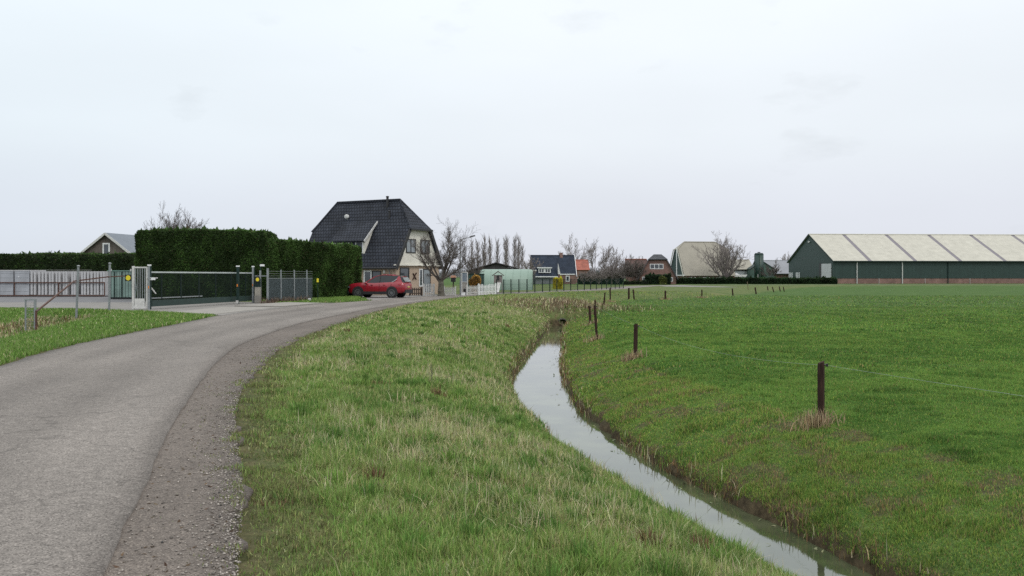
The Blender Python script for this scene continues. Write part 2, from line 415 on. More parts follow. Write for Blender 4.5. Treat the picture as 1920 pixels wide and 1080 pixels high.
for nm, arr in (('field', np.clip(-GFD / 1.6 + .5, 0, 1) + np.where((GRT > .5) & (GE < 2.6), .85, 0) + sst(150, 185, GY) + .4 * (GX < -11)), ('soil', soil)):
    a_ = me.attributes.new(nm, 'FLOAT', 'POINT'); a_.data.foreach_set('value', np.clip(arr, 0, 1).ravel().astype(np.float32))

# ------------------------------------------------------------------ road, shoulder, concrete
def asphalt_material(name, base, dark, light, gscale, patch=.25, tracks=((0, 1), (1, 1))):
    m, t, b = nodemat(name); L = t.links.new; nn = t.nodes.new
    geo = nn('ShaderNodeNewGeometry')
    def noise(s, det, sx=1, sy=1):
        mpn = nn('ShaderNodeMapping'); mpn.inputs['Scale'].default_value = (sx, sy, 1); L(geo.outputs['Position'], mpn.inputs[0])
        n = nn('ShaderNodeTexNoise'); n.inputs['Scale'].default_value = s; n.inputs['Detail'].default_value = det; L(mpn.outputs[0], n.inputs[0]); return n
    v = nn('ShaderNodeTexVoronoi'); v.inputs['Scale'].default_value = gscale; L(geo.outputs['Position'], v.inputs['Vector'])
    hs = nn('ShaderNodeSeparateColor'); L(v.outputs['Color'], hs.inputs[0])
    r = nn('ShaderNodeValToRGB'); e = r.color_ramp.elements
    e[0].position, e[0].color = 0.0, (*dark, 1); e[1].position, e[1].color = 1.0, (*light, 1)
    q = e.new(.35); q.color = (*base, 1); q = e.new(.8); q.color = (*[c * 1.12 for c in base], 1)
    L(hs.outputs[0], r.inputs[0])
    n1 = noise(.55, 5, 1.0, .35); n2 = noise(9, 6)
    mrn = nn('ShaderNodeMapRange'); mrn.inputs[1].default_value = .3; mrn.inputs[2].default_value = .7
    mrn.inputs[3].default_value = 1 - patch; mrn.inputs[4].default_value = 1 + patch * .7; L(n1.outputs[0], mrn.inputs[0])
    m2 = nn('ShaderNodeMapRange'); m2.inputs[1].default_value = .3; m2.inputs[2].default_value = .7; m2.inputs[3].default_value = .86; m2.inputs[4].default_value = 1.12
    L(n2.outputs[0], m2.inputs[0])
    mu = nn('ShaderNodeMath'); mu.operation = 'MULTIPLY'; L(mrn.outputs[0], mu.inputs[0]); L(m2.outputs[0], mu.inputs[1])
    sc = nn('ShaderNodeVectorMath'); sc.operation = 'SCALE'; L(r.outputs[0], sc.inputs[0]); L(mu.outputs[0], sc.inputs[3])
    vc = nn('ShaderNodeTexVoronoi'); vc.feature = 'DISTANCE_TO_EDGE'; vc.inputs['Scale'].default_value = .55
    wp = nn('ShaderNodeVectorMath'); wp.operation = 'ADD'; wn = noise(1.6, 5); L(geo.outputs['Position'], wp.inputs[0]); L(wn.outputs['Color'], wp.inputs[1]); L(wp.outputs[0], vc.inputs['Vector'])
    cr = nn('ShaderNodeMapRange'); cr.inputs[1].default_value = .004; cr.inputs[2].default_value = .016; cr.inputs[3].default_value = .76; cr.inputs[4].default_value = 1; L(vc.outputs['Distance'], cr.inputs[0])
    cm = noise(.33, 2); ck = nn('ShaderNodeMapRange'); ck.inputs[1].default_value = .50; ck.inputs[2].default_value = .56; L(cm.outputs[0], ck.inputs[0])
    cx_ = nn('ShaderNodeMix'); cx_.inputs[2].default_value = 1.0; L(ck.outputs[0], cx_.inputs[0]); L(cr.outputs[0], cx_.inputs[3])
    mu3 = nn('ShaderNodeMath'); mu3.operation = 'MULTIPLY'; L(mu.outputs[0], mu3.inputs[0]); L(cx_.outputs[0], mu3.inputs[1]); L(mu3.outputs[0], sc.inputs[3])
    # wheel tracks: the tyres keep two bands dark and leave the crown and the rim paler
    at = nn('ShaderNodeAttribute'); at.attribute_name = 'across'; tr = nn('ShaderNodeValToRGB'); el = tr.color_ramp.elements; tr.color_ramp.interpolation = 'EASE'
    stops = tracks; el[0].position, el[1].position = 0, 1; el[0].color = (stops[0][1],) * 3 + (1,); el[1].color = (stops[-1][1],) * 3 + (1,)
    for p_, v_ in stops[1:-1]: q = el.new(p_); q.color = (v_, v_, v_, 1)
    wob = nn('ShaderNodeMath'); wob.operation = 'MULTIPLY_ADD'; L(n1.outputs[0], wob.inputs[0]); wob.inputs[1].default_value = .16; L(at.outputs['Fac'], wob.inputs[2])
    sb = nn('ShaderNodeMath'); sb.operation = 'SUBTRACT'; L(wob.outputs[0], sb.inputs[0]); sb.inputs[1].default_value = .08; L(sb.outputs[0], tr.inputs[0])
    tw = nn('ShaderNodeMix'); tw.data_type = 'RGBA'; tw.blend_type = 'MULTIPLY'; tw.inputs[0].default_value = 1; L(sc.outputs[0], tw.inputs[6]); L(tr.outputs[0], tw.inputs[7])
    L(tw.outputs[2], b.inputs['Base Color']); b.inputs['Roughness'].default_value = .88; b.inputs['Specular IOR Level'].default_value = .25
    bp = nn('ShaderNodeBump'); bp.inputs['Strength'].default_value = .5; bp.inputs['Distance'].default_value = .006
    L(hs.outputs[1], bp.inputs['Height']); L(bp.outputs[0], b.inputs['Normal'])
    return m
def strip(name, A, B, material, z, jag_a=0, jag_b=0, lip=.05, n=1400):
    """a surface between two edge curves; broken edges; real thickness at the rims"""
    def res(c):
        s = np.concatenate([[0], np.cumsum(np.hypot(*np.diff(c, axis=0).T))]); u = np.linspace(0, s[-1], n)
        return np.stack([np.interp(u, s, c[:, 0]), np.interp(u, s, c[:, 1])], 1)
    A = res(A); B = res(B)
    w = (B - A) / np.linalg.norm(B - A, axis=1)[:, None]
    ja = (fbm(A[:, 0], A[:, 1], .5, 3, 4) - .5) * jag_a; jb = (fbm(B[:, 0], B[:, 1], (.5 if jag_b < .2 else .28), 6, 4) - .5) * jag_b
    A = A + w * ja[:, None]; B = B + w * jb[:, None]
    rows = []
    K = 12
    for k in range(K + 1): rows.append(np.column_stack([A + (B - A) * k / K, np.full(n, z)]))
    rows = [rows[0] - (0, 0, lip)] + rows + [rows[-1] - (0, 0, lip)]
    V = np.concatenate(rows); R = len(rows); idx = np.arange(R * n).reshape(R, n)
    q = np.stack([idx[:-1, :-1].ravel(), idx[1:, :-1].ravel(), idx[1:, 1:].ravel(), idx[:-1, 1:].ravel()], 1)
    o = np_mesh(name, V, [q], material); o['kind'] = 'structure'
    ac = np.concatenate([[0], np.arange(K + 1) / K, [1]]).repeat(n).astype(np.float32)
    a_ = o.data.attributes.new('across', 'FLOAT', 'POINT'); a_.data.foreach_set('value', ac); return o
M_asph = asphalt_material('asphalt', (.190, .172, .155), (.083, .074, .066), (.33, .30, .27), 100, .2, ((0, .80), (.06, .97), (.2, 1.06), (.34, .90), (.5, 1.02), (.66, .90), (.82, 1.08), (.96, 1.04), (1, .85)))
M_shld = asphalt_material('old dark tarmac', (.140, .120, .104), (.073, .060, .051), (.26, .225, .19), 110, .20, ((0, .8), (.12, .75), (.25, 1.0), (.7, 1.05), (1, .85)))
M_conc = mat('concrete', (.195, .185, .17), .85, .12, 1.2, bump=.2)
M_yard = mat('yard paving', (.13, .13, .135), .8, .12, .6)
# near bend the road is resampled by arc position: pair the edges by equal share of length
strip('road', l_c, r_c, M_asph, 0.0, .22, .07, .06)
sh_in = np.array([(4.4, -20), (1.4, -10), (-1.4, 0)] + [(x - .6, y) for x, y in R_EDGE[3:15]])
strip('road_shoulder', spline(sh_in, .25), s_c, M_shld, -.022, 0, .34, .05)
def sheet(name, pts, z, material, th=.08):
    mb = MB(); mb.slab([(x, y, z) for x, y in pts], th); o = mb.build(name, material); o['kind'] = 'structure'; return o
sheet('driveway', DRIVE[::-1], -.008, M_conc)
sheet('yard', YARD, -.014, M_yard)
sheet('forecourt', FORE, -.012, mat('forecourt paving', (.20, .19, .18), .85, .1, 1.0))
sheet('farm_lane', LANE, .006, M_conc)
# concrete apron slabs in the yard entrance, a few cm proud
for i, (pts, z) in enumerate([([(-15.2, 38.9), (-12.55, 38.3), (-12.1, 46.5), (-15.0, 47.2)], .012),
                              ([(-14.75, 48.2), (-12.0, 47.2), (-11.2, 53.2), (-13.6, 54.4)], .05)]):
    mb = MB(); mb.slab([(x, y, z) for x, y in pts], .12); o = mb.build('concrete_slab', mat('pale concrete', (.255, .24, .215), .85, .1, 2.0, bump=.2), bevel=.01)
    o['kind'] = 'structure'

# ------------------------------------------------------------------ water
def water_material():
    m, t, b = nodemat('ditch water'); nn = t.nodes.new; L = t.links.new
    geo = nn('ShaderNodeNewGeometry')
    n = nn('ShaderNodeTexNoise'); n.inputs['Scale'].default_value = 1.1; n.inputs['Detail'].default_value = 5; L(geo.outputs['Position'], n.inputs[0])
    r = nn('ShaderNodeValToRGB'); r.color_ramp.elements[0].position = .4; r.color_ramp.elements[1].position = .62
    r.color_ramp.elements[0].color = (.045, .058, .030, 1); r.color_ramp.elements[1].color = (.09, .105, .055, 1)
    L(n.outputs[0], r.inputs[0]); L(r.outputs[0], b.inputs['Base Color'])
    b.inputs['Roughness'].default_value = .035; b.inputs['IOR'].default_value = 1.6; b.inputs['Specular IOR Level'].default_value = .9
    n2 = nn('ShaderNodeTexNoise'); n2.inputs['Scale'].default_value = 6; n2.inputs['Detail'].default_value = 2; L(geo.outputs['Position'], n2.inputs[0])
    bp = nn('ShaderNodeBump'); bp.inputs['Strength'].default_value = .06; bp.inputs['Distance'].default_value = .01
    L(n2.outputs[0], bp.inputs['Height']); L(bp.outputs[0], b.inputs['Normal'])
    return m
cA = dl_c + np.array([-.35, 0]); cB = dr_c + np.array([.35, 0])
n_ = 160
def res_(c):
    s = np.concatenate([[0], np.cumsum(np.hypot(*np.diff(c, axis=0).T))]); u = np.linspace(0, s[-1], n_)
    return np.stack([np.interp(u, s, c[:, 0]), np.interp(u, s, c[:, 1])], 1)
cA = res_(cA); cB = res_(cB)
V = np.vstack([np.column_stack([cA, np.full(n_, -1.3)]), np.column_stack([cB, np.full(n_, -1.3)])])
k = np.arange(n_ - 1)
w = np_mesh('water', V, [np.stack([k, n_ + k, n_ + k + 1, k + 1], 1)], water_material()); w['kind'] = 'structure'

# ------------------------------------------------------------------ grass, reeds, gravel: stuff
M_blade = leafmat('grass blades', .65, .28, .2)
def scatter(density, y0, y1, xl, xr):
    """random points between x limits that are functions of y"""
    ys = np.linspace(y0, y1, 400); wd = np.maximum(xr(ys) - xl(ys), 0)
    n = int(density * np.trapezoid(wd, ys)) if hasattr(np, 'trapezoid') else int(density * np.trapz(wd, ys))
    cum = np.concatenate([[0], np.cumsum((wd[1:] + wd[:-1]) / 2)]); cum /= cum[-1]
    y = np.interp(RNG.random(n), cum, ys); a = xl(y); b = xr(y)
    return a + (b - a) * RNG.random(n), y
def blades(name, x, y, z, h, w, col, lean=.45, leandir=None):
    n = len(x)
    P = np.stack([x, y, z - .01], 1)
    f = RNG.random(n) * 2 * np.pi; s = np.stack([np.cos(f), np.sin(f), np.zeros(n)], 1) * (w / 2)[:, None]
    g = RNG.random(n) * 2 * np.pi if leandir is None else leandir
    la = np.abs(RNG.normal(0, 1, n)) * lean; la = np.minimum(la, 1.5)
    l = np.stack([np.cos(g), np.sin(g), np.zeros(n)], 1) * (np.sin(la) * h)[:, None]
    zz = np.stack([np.zeros(n), np.zeros(n), np.cos(la * .9) * h], 1)
    V = np.empty((n, 5, 3)); V[:, 0] = P - s; V[:, 1] = P + s
    md = P + l * .35 + zz * .62; V[:, 2] = md + s * .75; V[:, 3] = md - s * .75; V[:, 4] = P + l + zz
    b = np.arange(n) * 5
    q = np.stack([b, b + 1, b + 2, b + 3], 1); t3 = np.stack([b + 3, b + 2, b + 4], 1)
    c = np.repeat(col, 5, axis=0)
    o = np_mesh(name, V.reshape(-1, 3), [q, t3], M_blade, leaf=c); o['kind'] = 'stuff'; return o
def vary(c, n, a=.22):
    return np.clip(np.array(c)[None] * (1 + RNG.normal(0, a, (n, 1))) * (1 + RNG.normal(0, .06, (n, 3))), .004, .8)
GREEN = (.185, .295, .072); DEEP = (.120, .220, .050); YELL = (.345, .380, .150); STRAW = (.50, .45, .28); BROWN = (.19, .125, .07)

def verge_cols(x, y, dp):
    n = len(x); dry = fbm(x, y, 1.6, 41, 3) * .6 + fbm(x, y, .35, 43, 2) * .4
    dry = dry + .05 * sst(25, 60, y) + .05 * sst(1.2, 3, dp)
    u = RNG.random(n); c = vary(GREEN, n)
    lush = fbm(x, y, .9, 47, 2)
    k = lush > .58; c[k] = vary(DEEP, k.sum())
    k = u < .40 + (dry - .5) * .8; c[k] = vary(YELL, k.sum())
    u = RNG.random(n)
    k = u < .09 + (dry - .5) * 1.4; c[k] = vary(STRAW, k.sum(), .3)
    k = RNG.random(n) < .035 + .16 * np.clip(dry - .58, 0, 1) * 3; c[k] = vary(BROWN, k.sum())
    return c, dry
def verge(y0, y1, dens, w, hs=1.0):
    xl = lambda q: np.maximum(-.60 * q - .8, np.interp(q, [p[1] for p in S_EDGE], [p[0] for p in S_EDGE]) - .6)
    xr = lambda q: np.minimum(.60 * q + .8, np.interp(q, [p[1] for p in DL], [p[0] for p in DL]) + .05)
    x, y = scatter(dens, y0, y1, xl, xr)
    dp = samp(GDP, x, y); e = samp(GE, x, y)
    fr = fbm(x, y, .35, 51, 2); edge = dp + (fr - .5) * .7
    k = (e > .03) & (edge > -.42) & (RNG.random(len(x)) < np.where(edge > .02, np.clip(.40 + edge * 1.1, .2, 1), .30 * np.exp(edge / .14)))
    x, y, dp, e, edge = x[k], y[k], dp[k], e[k], edge[k]
    z = np.where(dp < .02, -.02, samp(GZ, x, y))
    c, dry = verge_cols(x, y, dp)
    tuft = fbm(x, y, .42, 61, 2); big = sst(.60, .74, tuft) * .8
    h = (.042 + .052 * RNG.random(len(x)) + .085 * big + .03 * (dry - .4)) * np.clip(.35 + edge * .75, .22, 1) * hs
    h *= .8 + .6 * RNG.random(len(x)) ** 2
    strawy = c[:, 0] > c[:, 1] * 1.02
    h = np.where(strawy, h * .72, h)
    ol = (edge < .5) & (RNG.random(len(x)) < .6); c[ol] = vary((.17, .175, .075), ol.sum(), .3)
    # bare brown thatch patches
    th = fbm(x, y, .55, 91, 2) > .775
    k = th & (RNG.random(len(x)) < .75); c[k] = vary(BROWN, k.sum(), .35); h[k] *= .5
    blades('verge_grass', x, y, z, h, w * (.6 + .8 * RNG.random(len(x))), c, .8)
verge(3.6, 8.5, 7500, .0062)
verge(8.5, 14, 4200, .0085)
verge(14, 26, 1700, .014, 1.05)
verge(26, 52, 480, .028, 1.1)
verge(52, 78, 170, .045, 1.15)
# long dry stalks lying across the verge
def stalks(y0, y1, dens, w):
    xl = lambda q: np.maximum(-.6 * q, np.interp(q, [p[1] for p in S_EDGE], [p[0] for p in S_EDGE]) + .5)
    xr = lambda q: np.minimum(.6 * q, np.interp(q, [p[1] for p in DL], [p[0] for p in DL]))
    x, y = scatter(dens, y0, y1, xl, xr)
    dry = fbm(x, y, 1.6, 41, 3) * .6 + fbm(x, y, .5, 44, 2) * .4
    k = RNG.random(len(x)) < sst(.46, .66, dry); x, y = x[k], y[k]
    blades('dry_grass', x, y, samp(GZ, x, y) + .03, .10 + .14 * RNG.random(len(x)), np.full(len(x), w), vary(STRAW, len(x), .25), 1.6)
stalks(3.6, 12, 420, .0045); stalks(12, 26, 160, .009); stalks(26, 60, 25, .02)
# tussocks: denser, longer, deeper green clumps spreading from a centre
def tussocks(n, y0, y1):
    ys = y0 + (y1 - y0) * RNG.random(n * 4) ** 1.2
    xl = np.interp(ys, [p[1] for p in S_EDGE], [p[0] for p in S_EDGE]) + .7; xr = np.interp(ys, [p[1] for p in DL], [p[0] for p in DL]) - .1
    xs = xl + (xr - xl) * RNG.random(n * 4); k = (np.abs(xs) < .6 * ys); xs, ys = xs[k][:n], ys[k][:n]
    m = 70; X_ = np.repeat(xs, m); Y_ = np.repeat(ys, m); r = np.abs(RNG.normal(0, .07, len(X_))); a = RNG.random(len(X_)) * 6.283
    x = X_ + r * np.cos(a); y = Y_ + r * np.sin(a)
    kind = np.repeat(RNG.random(len(xs)), m)
    c = vary(DEEP, len(x)) ; k = kind > .55; c[k] = vary(GREEN, k.sum()); k = kind > .975; c[k] = vary(BROWN, k.sum(), .3)
    blades('grass_tussocks', x, y, samp(GZ, x, y), .09 + .10 * RNG.random(len(x)), .005 + .0007 * y, c, .6, a)
tussocks(150, 4, 16); tussocks(150, 16, 45)

def pasture(y0, y1, dens, w, h0):
    xl = lambda q: np.interp(q, [p[1] for p in DR], [p[0] for p in DR]) + .05
    xr = lambda q: .60 * q + .8
    x, y = scatter(dens, y0, y1, xl, xr)
    e = samp(GE, x, y); fd = samp(GFD, x, y)
    bank = fd > -.2
    bald = fbm(x, y, .34, 31) ; bl = sst(.52, .66, bald)
    k = (e > .05) & (RNG.random(len(x)) < np.where(bank, 1 - .62 * bl, 1)); x, y, e, bank = x[k], y[k], e[k], bank[k]
    n = len(x); c = vary((.128, .232, .048), n, .24)
    lush = fbm(x, y, 1.3, 71, 3); k = lush > .52; c[k] = vary((.088, .180, .036), k.sum(), .22)
    k = RNG.random(n) < .14 + .30 * bank; c[k] = vary((.25, .32, .07), k.sum(), .2)
    k = RNG.random(n) < .02 + bank * (.06 + .30 * sst(.50, .64, fbm(x, y, .34, 31))); c[k] = vary((.28, .20, .10), k.sum(), .3)
    k = (RNG.random(n) < .5 * sst(30, 80, y)); c[k] = c[k] * .6 + np.array((.075, .085, .06))  # distance haze put into the colour: far blades paler and less green
    tf = sst(.66, .76, fbm(x, y, .28, 107, 2)); tone = (1.0 + .34 * fbm(x * .6, y, 3.5, 101, 3)) * (1 - .15 * tf); c = c * (tone + .12 * (fbm(x * .25, y, .8, 103, 2) - .5))[:, None]
    h = (h0 + h0 * .9 * RNG.random(n)) * (.75 + .7 * sst(.45, .7, fbm(x, y, .5, 73, 2)) + .5 * tf)
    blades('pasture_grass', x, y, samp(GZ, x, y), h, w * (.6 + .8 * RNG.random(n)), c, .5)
pasture(7.5, 13, 7500, .0070, .030)
pasture(13, 20, 3600, .010, .032)
pasture(20, 34, 1100, .018, .036)
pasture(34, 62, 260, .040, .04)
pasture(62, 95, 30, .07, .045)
# left verge beyond the road
def leftgrass(y0, y1, dens, w):
    lx = [p[0] for p in L_EDGE]; ly = [p[1] for p in L_EDGE]
    x, y = scatter(dens, y0, y1, lambda q: -.60 * q - .5, lambda q: np.interp(q, ly, lx) + .1)
    dp = samp(GDP, x, y); e2 = samp(GE2, x, y)
    k = (dp > .02 + .15 * fbm(x, y, .4, 8)) & (RNG.random(len(x)) < np.where(e2 < .9, .45, 1)); x, y, dp, e2 = x[k], y[k], dp[k], e2[k]
    n = len(x); c = vary(GREEN, n); k = RNG.random(n) < .3; c[k] = vary((.09, .19, .03), k.sum())
    k = RNG.random(n) < .06 + .5 * (e2 < 1.2); c[k] = vary(STRAW, k.sum(), .3); k = RNG.random(n) < .35 * (e2 < 1.1); c[k] = vary(BROWN, k.sum())
    blades('roadside_grass', x, y, samp(GZ, x, y), (.06 + .08 * RNG.random(n)) * (1 + .8 * (e2 < 1.3)), w * (.6 + .8 * RNG.random(n)), c, .55)
leftgrass(14, 26, 1100, .016); leftgrass(26, 48, 420, .03)
leftgrass(54, 66, 120, .05)
# water-edge reeds, dead and brown, on both banks, and the dead bramble patch at the end of the ditch
def reeds():
    xs = []; ys = []
    for c, sgn, dens in ((dr_c, 1, 1.0), (dl_c, -1, .45)):
        n = int(5200 * dens); i = RNG.integers(0, len(c) - 1, n); t = RNG.random(n)
        p = c[i] + (c[i + 1] - c[i]) * t[:, None]
        xs.append(p[:, 0] + sgn * np.abs(RNG.normal(.04, .09, n)) - sgn * .03); ys.append(p[:, 1])
    x = np.concatenate(xs); y = np.concatenate(ys); k = (y > 4) & (RNG.random(len(x)) < sst(.36, .62, fbm(x, y, .8, 81))); x, y = x[k], y[k]
    n = len(x); c = vary((.20, .135, .068), n, .35); k = RNG.random(n) < .3; c[k] = vary(STRAW, k.sum(), .3); k = RNG.random(n) < .15; c[k] = vary(GREEN, k.sum(), .3)
    z = np.maximum(samp(GZ, x, y), -1.36)
    blades('reeds', x, y, z, .08 + .20 * RNG.random(n) ** 1.8, .004 + .0007 * y, c, .42)
    n = 2600; x = 3.1 + RNG.normal(0, 2.2, n); y = 56.5 + RNG.normal(0, 2.2, n); k = samp(GE, x, y) > .1; x, y = x[k], y[k]; n = len(x)
    c = vary((.17, .12, .075), n, .35); k = RNG.random(n) < .35; c[k] = vary(STRAW, k.sum(), .3)
    blades('dead_brambles', x, y, samp(GZ, x, y), .12 + .3 * RNG.random(n), np.full(n, .035), c, .7)
reeds()
def floating():
    n = 260; i = RNG.integers(30, len(dr_c) - 2, n); t = RNG.random(n); p = dr_c[i] + (dr_c[i + 1] - dr_c[i]) * t[:, None]
    x = p[:, 0] - np.abs(RNG.normal(.12, .16, n)); y = p[:, 1]
    c = vary((.20, .22, .12), n, .4)
    blades('floating_weed', x, y, np.full(n, -1.284), .03 + .05 * RNG.random(n), .02 + .03 * RNG.random(n), c, 60.)
floating()
# dry tufts at the feet of fence posts are built with the posts
# loose stones on the shoulder
def stones():
    n = 9500; t = RNG.random(n); yy = 3.2 + 20 * t ** 1.7
    se = np.interp(yy, [p[1] for p in S_EDGE], [p[0] for p in S_EDGE]); re = np.interp(yy, [p[1] for p in R_EDGE], [p[0] for p in R_EDGE])
    u = 1 - np.abs(RNG.normal(0, .22, n)); u = np.where(RNG.random(n) < .22, RNG.random(n), u); u = np.clip(u, .03, 1.12)
    x = re + (se - re) * u; r = .004 + .011 * RNG.random(n) ** 2.5
    ang = RNG.random(n) * 6.283
    base = np.array([(1, 0, 0), (0, .75, 0), (-1, 0, 0), (0, -.75, 0), (0, 0, .6), (0, 0, -.3)])
    base = base[None] * (1 + RNG.normal(0, .2, (n, 6, 1)))
    ca, sa = np.cos(ang)[:, None], np.sin(ang)[:, None]
    V = np.stack([base[..., 0] * ca - base[..., 1] * sa, base[..., 0] * sa + base[..., 1] * ca, base[..., 2]], -1) * r[:, None, None]
    V = V + np.stack([x, yy, np.full(n, -.019)], 1)[:, None]
    b = (np.arange(n) * 6)[:, None, None]
    f = (np.array([(0, 1, 4), (1, 2, 4), (2, 3, 4), (3, 0, 4), (1, 0, 5), (2, 1, 5), (3, 2, 5), (0, 3, 5)])[None] + b).reshape(-1, 3)
    c = np.clip(np.array((.26, .235, .21))[None] * (1 + RNG.normal(0, .35, (n, 1))), .05, .6)
    o = np_mesh('gravel', V.reshape(-1, 3), [f], leafmat('stone', .85, 0.0, .3), leaf=np.repeat(c, 6, 0)); o['kind'] = 'stuff'
    # crumbs of soil and dead leaf
    n = 700; t = RNG.random(n); yy = 3.2 + 22 * t ** 1.5
    se = np.interp(yy, [p[1] for p in S_EDGE], [p[0] for p in S_EDGE]); re = np.interp(yy, [p[1] for p in R_EDGE], [p[0] for p in R_EDGE])
    x = re + (se - re) * np.clip(RNG.random(n), .02, 1)
    c = vary((.09, .06, .035), n, .3)
    q = hit(456, 664); k = slice(0, 130); x[k] = RNG.normal(q.x, .55, 130); yy[k] = RNG.normal(q.y, 1.2, 130); x[k] = np.clip(x[k], q.x - .9, q.x + 1.2)
    blades('leaf_litter', x, yy, np.full(n, -.012), .02 + .03 * RNG.random(n), .012 + .02 * RNG.random(n), c, 60.)
stones()

# ------------------------------------------------------------------ materials of the things
M_tile = tilemat('dark roof tiles', (.029, .034, .045), (.041, .046, .059), (.007, .008, .011), .30, .34, .035, .7, .8, noise=.3, spec=.18)
M_slate = tilemat('blue slate roof', (.026, .036, .055), (.034, .045, .066), (.014, .018, .028), .34, .36, .02, .7, .5, spec=.15)
M_gtile = tilemat('grey roof tiles', (.075, .08, .09), (.10, .105, .115), (.035, .035, .04), .34, .36, .03, .8, .5, spec=.2)
M_red = tilemat('orange red roof tiles', (.30, .085, .055), (.36, .11, .07), (.15, .05, .04), .34, .36, .03, .7, .5)
M_brick = tilemat('red brown brick', (.19, .095, .075), (.24, .12, .095), (.22, .19, .17), .22, .075, .01, .85, .3)
M_bbrick = tilemat('beige brick', (.42, .325, .245), (.44, .34, .255), (.39, .31, .24), .22, .075, .01, .85, .1, noise=.06)
M_plast = mat('cream plaster', (.68, .66, .59), .8, .05, 1.5)
M_white = mat('white paint', (.72, .73, .73), .5, .05, 4)
M_dirtyw = mat('weathered white paint', (.56, .56, .54), .7, .12, 6)
M_black = mat('black trim', (.018, .018, .02), .5, .1, 3)
M_galv = mat('galvanised steel', (.25, .27, .28), .5, .15, 12, metal=.3)
M_dgreen = mat('dark green steel', (.012, .030, .026), .6, .15, 6, spec=.25)
M_rust = mat('rusty steel', (.12, .05, .03), .8, .3, 20, col2=(.05, .025, .02))
M_glass = mat('window glass', (.045, .055, .065), .06, .2, 2, spec=.9)
M_curt = mat('net curtained glass', (.22, .25, .27), .12, .25, 5, spec=.8, stretch=(6, 6, .3))
M_post = mat('dark weathered post wood', (.022, .012, .010), .9, .3, 30, bump=.6, bscale=60, stretch=(1, 1, .12), spec=.2, col2=(.055, .030, .022))
M_bark = mat('bark', (.075, .068, .052), .9, .25, 9, col2=(.13, .12, .095))
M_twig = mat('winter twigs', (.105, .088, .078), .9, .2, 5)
M_yellow = mat('yellow paint', (.75, .62, .03), .5, .05, 4)
M_rubber = mat('rubber', (.015, .015, .016), .75, .1, 10)

def window(parent, o, r, n, w, h, frame=None, cols=2, fw=.07, glass=None, name='window', label=None):
    """o: lower left corner on the wall, r: unit vector along it, n: outward"""
    o = Vector(o); r = Vector(r); n = Vector(n); up = Vector((0, 0, 1))
    def rect(mb, a, b, c, d, n0, n1):
        P = [o + r * a + up * c, o + r * b + up * c, o + r * b + up * d, o + r * a + up * d]
        mb.prism([p + n * n0 for p in P], n * (n1 - n0))
    mb = MB()
    rect(mb, 0, w, 0, fw, .002, .06); rect(mb, 0, w, h - fw, h, .002, .06)
    for k in range(cols + 1):
        x = (w - fw) * k / cols; rect(mb, x, x + fw, fw, h - fw, .002, .055)
    f = mb.build(name, frame or M_white, parent)
    if label: f['label'] = label
    g = MB(); rect(g, fw * .5, w - fw * .5, fw * .5, h - fw * .5, .001, .02); g.build('pane', glass or M_glass, f)
    return f
def halfhip(root, L, W, ze, zr, zh, inL, inR, mw, mr, oh=.3, oe=.35, z0=-.4, th=.16, up=.10):
    s = (zr - ze) / (W / 2); yh = (zh - ze) / s
    b = MB()
    gl = [(0, 0, z0), (0, W, z0), (0, W, ze), (0, W - yh, zh), (0, yh, zh), (0, 0, ze)]
    b.prism(gl, (L, 0, 0)); b.build('wall', mw, root)
    r = MB(); U = up
    xl = -oh; xr = L + oh
    rl = inL if inL else -oh; rr = L - inR if inR else L + oh
    for sg in (0, 1):
        fy = (lambda y: y) if sg == 0 else (lambda y: W - y)
        pts = [(xl, fy(-oe), ze - s * oe + U), (xr, fy(-oe), ze - s * oe + U)]
        pts += [(xr, fy(yh), zh + U)] if inR else []
        pts += [(rr, fy(W / 2), zr + U), (rl, fy(W / 2), zr + U)]
        pts += [(xl, fy(yh), zh + U)] if inL else []
        r.slab(pts, th)
    d = .12
    if inR: r.slab([(xr + d, yh - d, zh + U - .03), (xr + d, W - yh + d, zh + U - .03), (rr, W / 2, zr + U + .01)], th)
    if inL: r.slab([(xl - d, yh - d, zh + U - .03), (xl - d, W - yh + d, zh + U - .03), (rl, W / 2, zr + U + .01)], th)
    ro = r.build('roof', mr, root)
    rg = MB(); rg.tube((rl, W / 2, zr + U), (rr, W / 2, zr + U), .11, n=6)
    for ok, x0, x1 in ((inR, rr, xr), (inL, rl, xl)):
        if ok:
            for y in (yh, W - yh): rg.tube((x0, W / 2, zr + U), (x1, y, zh + U), .10, n=6)
    rg.build('ridge_tiles', mr, ro)
    return s, yh, ro

